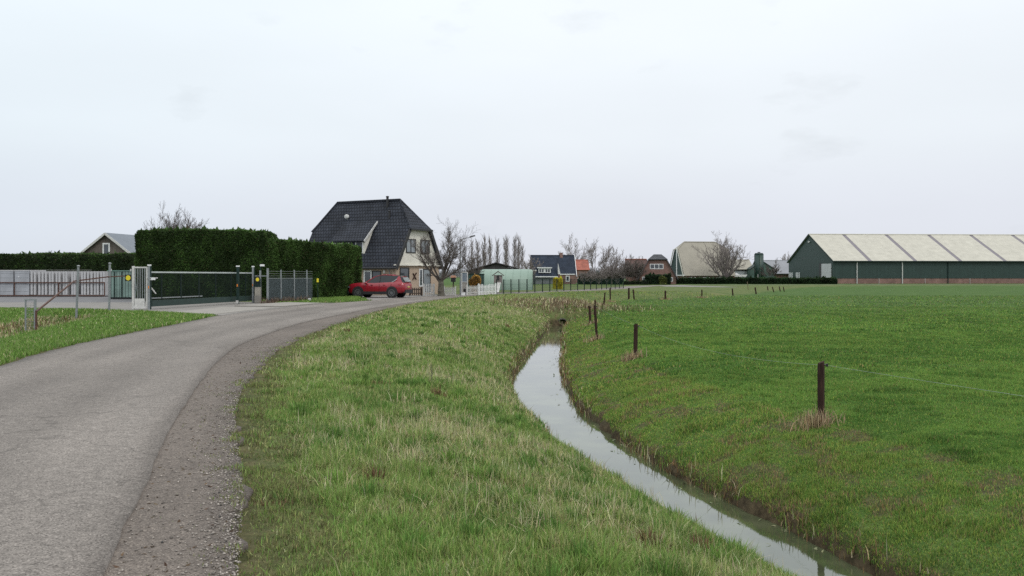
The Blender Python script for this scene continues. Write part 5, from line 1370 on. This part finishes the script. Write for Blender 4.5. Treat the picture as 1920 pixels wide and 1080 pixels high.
def red_house():
    d = 215; root = empty('red_roofed_house', (X(1079, d), d, 0), math.radians(2), 'brick house with orange red roof behind the bare trees', 'house')
    L = X(1105, d) - X(1079, d)
    halfhip(root, L, 6, Zh(505, d), Zh(487.5, d), 5.4, 0, 0, M_brick, M_red, oh=.1, oe=.3, z0=-1)
    window(root, (.5, 0, .0), (1, 0, 0), (0, -1, 0), 1.6, 1.2, M_white, 2)
red_house()
def brick_house():
    d = 176; root = empty('brick_house', (X(1199, d), d, -.2), math.radians(-8), 'brick house with grey half hipped gable facing the road behind a dark hedge', 'house')
    # gable faces the camera: build with the ridge along depth
    sub = 7.0
    W = 7.0; ze = 1.9; ap = Zh(478, d) + .2; zh = Zh(487, d) + .2; yh = W / 2 - 1.75; s = (zh - ze) / yh
    q = MB(); q.prism([(0, 0, -.5), (W, 0, -.5), (W, 0, ze), (W - yh, 0, zh), (yh, 0, zh), (0, 0, ze)], (0, 9, 0)); q.build('wall', M_brick, root)
    q = MB(); U = .12
    for sg in (0, 1):
        fx = (lambda x: x) if sg == 0 else (lambda x: W - x)
        q.slab([(fx(-.45), -.4, ze - s * .45 + U), (fx(-.45), 9.3, ze - s * .45 + U), (fx(yh), 9.3, zh + U), (fx(yh), -.4, zh + U)], .16)
        q.slab([(fx(yh), 9.3, zh + U), (fx(W / 2 - .75), 9.3, ap + U), (fx(W / 2 - .75), 1.2, ap + U), (fx(yh), -.4, zh + U)], .14)
    q.slab([(yh - .12, -.5, zh + U - .03), (W - yh + .12, -.5, zh + U - .03), (W / 2 + .75, 1.2, ap + U + .01), (W / 2 - .75, 1.2, ap + U + .01)], .16)
    q.slab([(W / 2 - .76, 1.2, ap + U), (W / 2 + .76, 1.2, ap + U), (W / 2 + .76, 9.3, ap + U), (W / 2 - .76, 9.3, ap + U)], .1)
    q.build('roof', M_gtile, root)
    window(root, (2.0, 0, Zh(505, d) + .25), (1, 0, 0), (0, -1, 0), 2.6, 1.0, M_white, 3, .12)
    window(root, (.5, 0, .6), (1, 0, 0), (0, -1, 0), .9, 1.1, M_white, 1, .14); window(root, (5.2, 0, .8), (1, 0, 0), (0, -1, 0), 1.2, .8, M_white, 2, .1)
    # lower side wing with red ridge on the left
    x0 = -1.9
    q = MB(); q.box(x0 - .8, .6, 3.0, 8.0, -.5, 2.2); wg = q.build('side_wing', M_brick, root)
    q = MB(); q.slab([(x0 - 1.0, 2.7, 2.1), (1.6, 2.7, 2.1), (1.6, 5.5, Zh(486, d) + .25), (x0 - 1.0, 5.5, Zh(486, d) + .25)], .15); q.slab([(x0 - 1.0, 8.3, 2.1), (1.6, 8.3, 2.1), (1.6, 5.5, Zh(486, d) + .25), (x0 - 1.0, 5.5, Zh(486, d) + .25)], .15)
    q.build('wing_roof', tilemat('brown roof tiles', (.11, .06, .05), (.13, .075, .06), (.05, .03, .03), .34, .36, .03, .7, .5), wg)
    q = MB(); q.tube((x0 - 1.0, 5.5, Zh(486, d) + .3), (1.4, 5.5, Zh(486, d) + .3), .12, n=6); q.build('red_ridge', mat('red ridge tiles', (.30, .10, .06), .8), wg)
    q = MB(); q.box(-.35, .35, 1.2, 2.2, 2.3, 3.3); q.build('dormer', M_dirtyw, root)
brick_house()
def cream_barn():
    d = 192; a = math.radians(10)
    root = empty('hipped_barn', (X(1283, d), d, 0), a, 'large barn with cream hipped roof and dark green end gable', 'barn')
    L = 11.3; W = 9.0; ze = 2.15; zr = Zh(454, d + 4); zh = Zh(467, d)
    Mc = mat('cream roof sheet', (.31, .29, .24), .75, .06, .7)
    s, yh, ro = halfhip(root, L, W, ze, zr, zh, 1.7, 2.6, M_brick, Mc, oh=.12, oe=.35, z0=-.8)
    q = MB(); q.prism([(-.003, .1, 1.9), (-.003, W - .1, 1.9), (-.003, W - .1, ze), (-.003, W - yh - .05, zh), (-.003, yh + .05, zh), (-.003, .1, ze)], (-.06, 0, 0)); q.build('gable_cladding', mat('deep green cladding', (.018, .045, .042), .6, .15, 2), root)
    q = MB(); q.box(-.3, -.02, -.3, W + .3, 1.7, 1.9); q.build('ledge', M_white, root)
    q = MB(); q.bar((-.35, -.35, ze - .6), (-.35, yh, zh + .1), .1, .3); q.bar((-.35, W + .35, ze - .6), (-.35, W - yh, zh + .1), .1, .3); q.build('bargeboard', mat('pale edge', (.5, .5, .44), .7), root)
    for x0 in (1.0, 4.2, 7.2): window(root, (x0, 0, .6), (1, 0, 0), (0, -1, 0), 1.5, .8, M_white, 2, .1)
    root = empty('flag_pole', (X(1268.5, 186), 186, 0), 0, 'white flag pole in front of the dark green barn gable', 'flag pole')
    q = MB(); q.tube((0, 0, -.2), (0, 0, Zh(466, 186)), .11, .07); q.build('pole', M_white, root); q = MB(); q.sphere((0, 0, Zh(466, 186)), .12, .12, .12, 8, 5); q.build('knob', M_white, root)
cream_barn()
def more_barns():
    d = 206; Mc = mat('beige roof sheet', (.30, .285, .235), .75, .06, .7)
    root = empty('low_beige_barn', (X(1332, d), d, 0), 0, 'long low barn with beige roof behind the big willow', 'barn')
    L = X(1412, d) - X(1332, d)
    halfhip(root, L, 8, Zh(504, d), Zh(488, d + 4), Zh(488, d + 4), 0, 0, mat('whitish wall', (.33, .36, .38), .8, .1, 1), Mc, oh=.2, oe=.4, z0=-.5)
    q = MB(); q.box(0, L, -.02, -.001, Zh(508, d), Zh(504, d)); q.build('dark_opening', M_black, root)
    d = 203; root = empty('green_gabled_shed', (X(1407, d), d, 0), 0, 'green sheet metal shed with pointed gable behind the silo', 'shed')
    Mg = tilemat('green profiled sheet', (.055, .105, .085), (.065, .12, .095), (.03, .06, .05), .3, 6, .04, .6, .6, 0)
    W = X(1452, d) - X(1407, d); ap = Zh(490, d); ze = Zh(505, d)
    q = MB(); q.prism([(0, 0, -.5), (W, 0, -.5), (W, 0, ze), (W / 2, 0, ap), (0, 0, ze)], (0, 3.0, 0)); q.build('wall', Mg, root)
    q = MB(); q.slab([(-.2, -.2, ze + .05), (W / 2, -.2, ap + .12), (W / 2, 3.2, ap + .12), (-.2, 3.2, ze + .05)], .1); q.slab([(W + .2, -.2, ze + .05), (W / 2, -.2, ap + .12), (W / 2, 3.2, ap + .12), (W + .2, 3.2, ze + .05)], .1); q.build('roof', M_dgreen, root)
    q = MB()
    for x in (1.5, 2.6): q.box(x, x + .12, -.05, -.002, -.2, 1.9)
    q.build('door_trim', M_dirtyw, root)
    d = 190; root = empty('silo', (X(1423, d), d, 0), 0, 'dark green upright silo between the low barn and the big barn', 'silo')
    q = MB(); q.tube((0, 0, -.2), (0, 0, Zh(477, d)), .92, .92, 24); q.build('shell', mat('silo green', (.016, .045, .036), .45, .12, 1.5, stretch=(3, 3, .3)), root, smooth=True)
    q = MB(); q.tube((0, 0, Zh(477, d)), (0, 0, Zh(474.5, d)), .96, .78, 24); q.tube((0, 0, Zh(474, d)), (0, 0, Zh(472.5, d)), .3, .3, 12); q.build('cap', M_dgreen, root)
    q = MB(); q.bar((-.05, -.96, 0), (-.05, -.96, Zh(478, d)), .22, .06); q.build('ladder_strip', mat('pale green strip', (.10, .17, .12), .6), root)
    for x in (-.93, .93): q = MB(); q.bar((x, 0, 0), (x, 0, Zh(477, d)), .08); q.build('edge_rib', M_dgreen, root)
    q = MB(); q.tube((-.5, -1.05, 0), (-.5, -1.05, 2.1), .06); q.build('fill_pipe', M_dirtyw, root)
    d = 226; root = empty('grey_barn', (X(1428, d), d, 0), 0, 'low barn with plain grey roof left of the big barn', 'barn')
    L = X(1492, d) - X(1428, d)
    halfhip(root, L, 12, Zh(513, d), Zh(489, d + 6), Zh(489, d + 6), 0, 0, M_brick, mat('grey roof sheet', (.23, .24, .26), .7, .06, .5), oh=.2, oe=.4, z0=-.8)
    q = MB(); q.box(0, L, -.6, -.35, Zh(514.5, d), Zh(513, d)); q.build('painted_eave_shadow', M_black, root)  # black strip stands in for the shadow below the eave
    # low white-roofed outbuilding and brick wall behind the long hedge
    d = 196; root = empty('low_outbuilding', (X(1345, d), d, 0), 0, 'low brick outbuilding with white flat roof edge above the long hedge', 'shed')
    L = X(1400, d) - X(1345, d)
    q = MB(); q.box(0, L - 1.2, 0, 3.5, -.4, Zh(519, d)); q.build('wall', tilemat('pinkish brick', (.33, .22, .18), (.38, .26, .21), (.3, .27, .24), .22, .075, .01, .85, .3), root)
    q = MB(); q.prism([(-.1, -.3, Zh(519, d) + .01), (L - .3, -.3, Zh(519, d) + .01), (L + .1, -.3, Zh(515, d)), (-.1, -.3, Zh(516.2, d))], (0, 4, 0)); q.build('roof_edge', M_white, root)
    root = empty('brick_wall', (X(1311, 194), 194, 0), 0, 'low pink brick wall left of the white edged outbuilding', 'wall')
    L = X(1346, 194) - X(1311, 194)
    q = MB(); q.box(0, L, 0, .3, -.4, Zh(516, 194)); q.build('brickwork', MATS['pinkish brick'], root); q = MB(); q.box(-.05, L + .05, -.05, .35, Zh(516, 194) + .002, Zh(515.2, 194)); q.build('coping', M_dirtyw, root)
    # stack of white crates/sacks on the outbuilding line
    for i, px in enumerate((1340, 1354, 1384)):
        q = MB(); q.prism([(-.5, 0, 0), (.35, 0, 0), (.5, 0, -.02), (-.35, 0, .42)], (0, 1.2, 0)); o = q.build('tipped_board', M_white, None, loc=(X(px, 199), 199.5, Zh(515, 199)))
        tag(o, ('tilted white board, left of three above the low outbuilding', 'tilted white board, middle of three above the low outbuilding', 'tilted white board, right of three above the low outbuilding')[i], 'board', 'tilted white boards')
more_barns()
def big_barn():
    d = 195; a = math.radians(4.0)
    root = empty('storage_barn', (X(1562, d), d, 0), a, 'huge dark green barn with cream roof and five dark roof light strips', 'barn')
    L = 62; W = 25.5; zg = 0.05; ze = Zh(487, d) - .15; zr = Zh(440.5, d + 12.5)
    Md = tilemat('dark green profiled cladding', (.020, .046, .040), (.023, .051, .044), (.012, .027, .024), .30, 12, .03, .55, .6, 0, .12)
    s = (zr - ze) / (W / 2)
    q = MB(); q.prism([(0, 0, 1.15), (0, W, 1.15), (0, W, ze), (0, W / 2, zr - .05), (0, 0, ze)], (L, 0, 0)); q.build('wall', Md, root)
    q = MB(); q.box(.05, L - .05, .06, W - .06, -.5, 1.16); q.build('brick_plinth', M_brick, root)
    Mr = tilemat('cream profiled roof sheet', (.44, .425, .36), (.455, .44, .375), (.38, .37, .31), .33, 20, .03, .6, .4, 0, .10)
    oe = .45; oh = .25; zo = .15
    Md2 = mat('dark roof light strip', (.115, .10, .12), .35, .12, 2, stretch=(1, 1, 1))
    xs = [7.55 + 10.1 * k for k in range(6)]; r = MB(); lg = MB(); w = .85
    cuts = [-oh] + [v for x in xs for v in (x, x + w)] + [L + oh]
    for sg in (0, 1):
        fy = (lambda y: y) if sg == 0 else (lambda y: W - y)
        for k in range(0, len(cuts), 2):
            r.slab([(cuts[k], fy(-oe), ze - s * oe + zo), (cuts[k + 1], fy(-oe), ze - s * oe + zo), (cuts[k + 1], fy(W / 2), zr + zo), (cuts[k], fy(W / 2), zr + zo)], .12)
    ro = r.build('roof', Mr, root)
    for x in xs:
        lg = MB()
        for sg in (0, 1):
            fy = (lambda y: y) if sg == 0 else (lambda y: W - y)
            lg.slab([(x + .002, fy(-oe + .05), ze - s * (oe - .05) + zo - .03), (x + w - .002, fy(-oe + .05), ze - s * (oe - .05) + zo - .03), (x + w - .002, fy(W / 2), zr + zo - .03), (x + .002, fy(W / 2), zr + zo - .03)], .08)
        lg.build('roof_light', Md2, ro)
    q = MB(); q.tube((-oh, W / 2, zr + zo), (L + oh, W / 2, zr + zo), .16, n=6); q.build('ridge_cap', Mr, ro)
    q = MB(); q.bar((-oh, -oe - .08, ze - s * oe + .02), (L + oh, -oe - .08, ze - s * oe + .02), .16, .18); q.build('gutter', M_dgreen, root)
    q = MB(); q.bar((-oh - .03, -oe, ze - s * oe + zo - .05), (-oh - .03, W / 2, zr + zo - .05), .06, .28); q.bar((-oh - .03, W + oe, ze - s * oe + zo - .05), (-oh - .03, W / 2, zr + zo - .05), .06, .28); q.build('verge_trim', M_dgreen, root)
    for x in (5.25, 15.35): q = MB(); q.tube((x, -.12, .0), (x, -.12, ze - .1), .11, n=8); q.build('downpipe', M_dirtyw, root)
    for x in (25.6,): q = MB(); q.tube((x, -.12, .0), (x, -.12, ze - .1), .09, n=8); q.build('downpipe', M_dgreen, root)
    for x in (10.2, 20.5, 30.6): q = MB(); q.bar((x, .04, 0), (x, .04, 1.15), .16, .05); q.build('plinth_pier', M_dirtyw, root)
    # white sliding door and striped vents on the gable
    q = MB(); q.box(-.16, -.02, .75, 5.8, 1.3, 4.35); q.build('sliding_door', mat('pale door sheet', (.50, .51, .52), .6, .05, 1), root)
    q = MB(); q.box(-.2, -.01, 5.82, 7.0, 1.2, 4.5); q.build('door_opening', M_black, root)
    for y0 in (18.5, 23.0):
        q = MB()
        for k in range(3): q.box(-.08, -.01, y0 + k * .9, y0 + k * .9 + .42, 1.0, 2.5)
        q.build('vent_strip', M_white, root)
    q = MB(); q.sphere((-.15, W / 2, zr - 1.6), .25, .35, .25, 8, 5); q.build('gable_lamp', M_dirtyw, root)
big_barn()
hedge('long low dark hedge running before the barns to the big barn', (X(1262, 184), 184, .0), math.radians(1.2), 33.5, 1.5, 1.10, 22000, .16, (.020, .042, .016), 41, rough=.10)
hedge('dark green garden hedge in front of the brick house', (X(1212, 172), 172, 0), 0, 4.6, 1.8, 1.75, 3500, .16, (.020, .045, .018), 43, rough=.25)
hedge('low dark hedge at the foot of the bushy trees left of the brick house', (X(1172, 170), 170, 0), 0, 4.2, 1.5, .55, 2000, .14, (.02, .035, .015), 47, rough=.2)
o = hedge('yellowish round shrub in the garden hedge', (X(1238, 170), 170, 0), 0, 1.2, 1.0, 1.25, 900, .14, (.10, .12, .03), 49, rough=.3); o['category'] = 'shrub'
hedge('low dark hedge behind the twiggy bushes and the green wire fence', (X(1086, 180), 180, 0), 0, 8.6, 1.4, 1.75, 6000, .15, (.024, .040, .020), 53, rough=.25)
o = hedge('bright yellow bush behind the green wire fence', (X(1039, 112), 112, 0), 0, 1.0, .9, 1.3, 1200, .10, (.62, .50, .02), 51, rough=.25); o['category'] = 'bush'
# garden trees between the far houses
grp = 'bare garden trees behind the far houses'
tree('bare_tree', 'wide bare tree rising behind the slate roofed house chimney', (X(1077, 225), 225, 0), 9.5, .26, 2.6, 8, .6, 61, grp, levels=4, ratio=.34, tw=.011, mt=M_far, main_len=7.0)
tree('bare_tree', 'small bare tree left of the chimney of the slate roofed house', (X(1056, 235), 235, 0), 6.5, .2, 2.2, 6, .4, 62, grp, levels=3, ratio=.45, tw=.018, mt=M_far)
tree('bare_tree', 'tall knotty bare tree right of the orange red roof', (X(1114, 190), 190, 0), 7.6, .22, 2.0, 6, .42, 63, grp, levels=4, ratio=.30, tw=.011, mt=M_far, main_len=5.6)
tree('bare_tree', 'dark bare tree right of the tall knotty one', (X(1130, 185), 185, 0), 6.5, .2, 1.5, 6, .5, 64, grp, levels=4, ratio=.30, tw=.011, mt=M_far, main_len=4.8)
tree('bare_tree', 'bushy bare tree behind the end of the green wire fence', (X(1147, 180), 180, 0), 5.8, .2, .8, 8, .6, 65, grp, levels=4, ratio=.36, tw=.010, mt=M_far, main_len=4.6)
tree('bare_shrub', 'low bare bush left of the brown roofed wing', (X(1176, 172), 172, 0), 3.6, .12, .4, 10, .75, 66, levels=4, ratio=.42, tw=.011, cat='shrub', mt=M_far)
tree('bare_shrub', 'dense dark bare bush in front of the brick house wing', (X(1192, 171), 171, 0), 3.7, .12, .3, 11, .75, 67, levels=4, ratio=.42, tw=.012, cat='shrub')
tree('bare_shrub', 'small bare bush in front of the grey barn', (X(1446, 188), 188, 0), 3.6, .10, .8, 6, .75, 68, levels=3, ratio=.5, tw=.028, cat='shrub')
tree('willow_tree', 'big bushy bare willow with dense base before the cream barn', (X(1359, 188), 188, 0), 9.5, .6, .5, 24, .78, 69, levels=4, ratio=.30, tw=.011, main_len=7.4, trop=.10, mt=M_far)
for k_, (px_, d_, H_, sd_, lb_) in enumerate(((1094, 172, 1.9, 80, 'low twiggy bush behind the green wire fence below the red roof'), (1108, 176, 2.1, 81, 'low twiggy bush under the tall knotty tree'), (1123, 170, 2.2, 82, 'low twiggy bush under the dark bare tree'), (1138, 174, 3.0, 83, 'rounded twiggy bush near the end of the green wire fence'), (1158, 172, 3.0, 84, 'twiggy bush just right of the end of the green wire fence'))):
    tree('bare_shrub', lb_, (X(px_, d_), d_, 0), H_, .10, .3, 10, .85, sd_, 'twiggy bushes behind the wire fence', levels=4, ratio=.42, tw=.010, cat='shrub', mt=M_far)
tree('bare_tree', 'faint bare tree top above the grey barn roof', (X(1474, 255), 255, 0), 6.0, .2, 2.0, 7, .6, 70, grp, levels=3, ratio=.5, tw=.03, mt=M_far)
tree('bare_tree', 'slender pale bare tree between the tunnel and the small shed', (X(992, 120), 120, 0), 3.4, .08, 1.0, 5, .4, 71, levels=3, ratio=.45, tw=.02, mt=M_far)
# far wood on the horizon behind the farms: one mass of twigs
def far_wood():
    rg = np.random.default_rng(5); n = 9000
    x = rg.uniform(-260, 330, n); y = 620 + rg.normal(0, 14, n); hmax = 4 + 5.0 * fbm(x, y * 0, 35, 77, 3) + 1.2 * vn(x, y, 6, 3)
    keep = vn(x, y * 0, 60, 9) > .22; x, y, hmax = x[keep], y[keep], hmax[keep]; n = len(x)
    a = np.stack([x, y, hmax * rg.random(n) * .5], 1); d = np.stack([rg.normal(0, .35, n), rg.normal(0, .35, n), np.ones(n)], 1) * (hmax * .5)[:, None]
    segs = [(a[i], a[i] + d[i], .22, .05) for i in range(n)]
    o = tube_mesh('far_wood', segs, mat('far wood', (.16, .155, .16), .95), None, 3); o['kind'] = 'stuff'
far_wood()
# culvert mouth at the end of the ditch
def culvert():
    p = Vector((2.95, 53.0, -1.22)); root = empty('culvert_pipe', p, math.radians(0), 'dark round culvert mouth where the ditch ends under brown brambles', 'pipe')
    q = MB(); n = 16
    for k in range(n):
        a = 2 * math.pi * k / n; b = 2 * math.pi * (k + 1) / n
        q.add([(.30 * math.cos(a), 0, .30 * math.sin(a)), (.30 * math.cos(b), 0, .30 * math.sin(b)), (.30 * math.cos(b), 2.5, .30 * math.sin(b)), (.30 * math.cos(a), 2.5, .30 * math.sin(a)),
               (.36 * math.cos(a), 0, .36 * math.sin(a)), (.36 * math.cos(b), 0, .36 * math.sin(b)), (.36 * math.cos(b), 2.5, .36 * math.sin(b)), (.36 * math.cos(a), 2.5, .36 * math.sin(a))],
              [(0, 1, 2, 3), (4, 7, 6, 5), (0, 4, 5, 1)])
    q.build('pipe', mat('dirty concrete pipe', (.07, .065, .055), .9), root)
    q = MB(); q.box(-.05, .0, -.12, -.06, -.35, .18); q.build('marker_stake', mat('pale stake wood', (.16, .12, .08), .8), root)
culvert()
def stem():
    p = hit(808, 722); d = p.y; h = Zh(682, d) - p.z
    root = empty('dead_stem', p, 0, 'single dark dead plant stem standing in the verge', 'dead plant')
    q = MB(); q.tube((0, 0, -.05), (.02, 0, h * .5), .008, .006, 5); q.tube((.02, 0, h * .5), (.0, .01, h), .006, .003, 5); q.build('stalk', M_twig, root)
    q = MB()
    for k in range(6): z = h * (.4 + .09 * k); s_ = 1 if k % 2 else -1; q.tube((.015, 0, z), (.015 + s_ * .04, .01, z + .05), .003, .002, 4)
    q.build('side_twigs', M_twig, root)
stem()
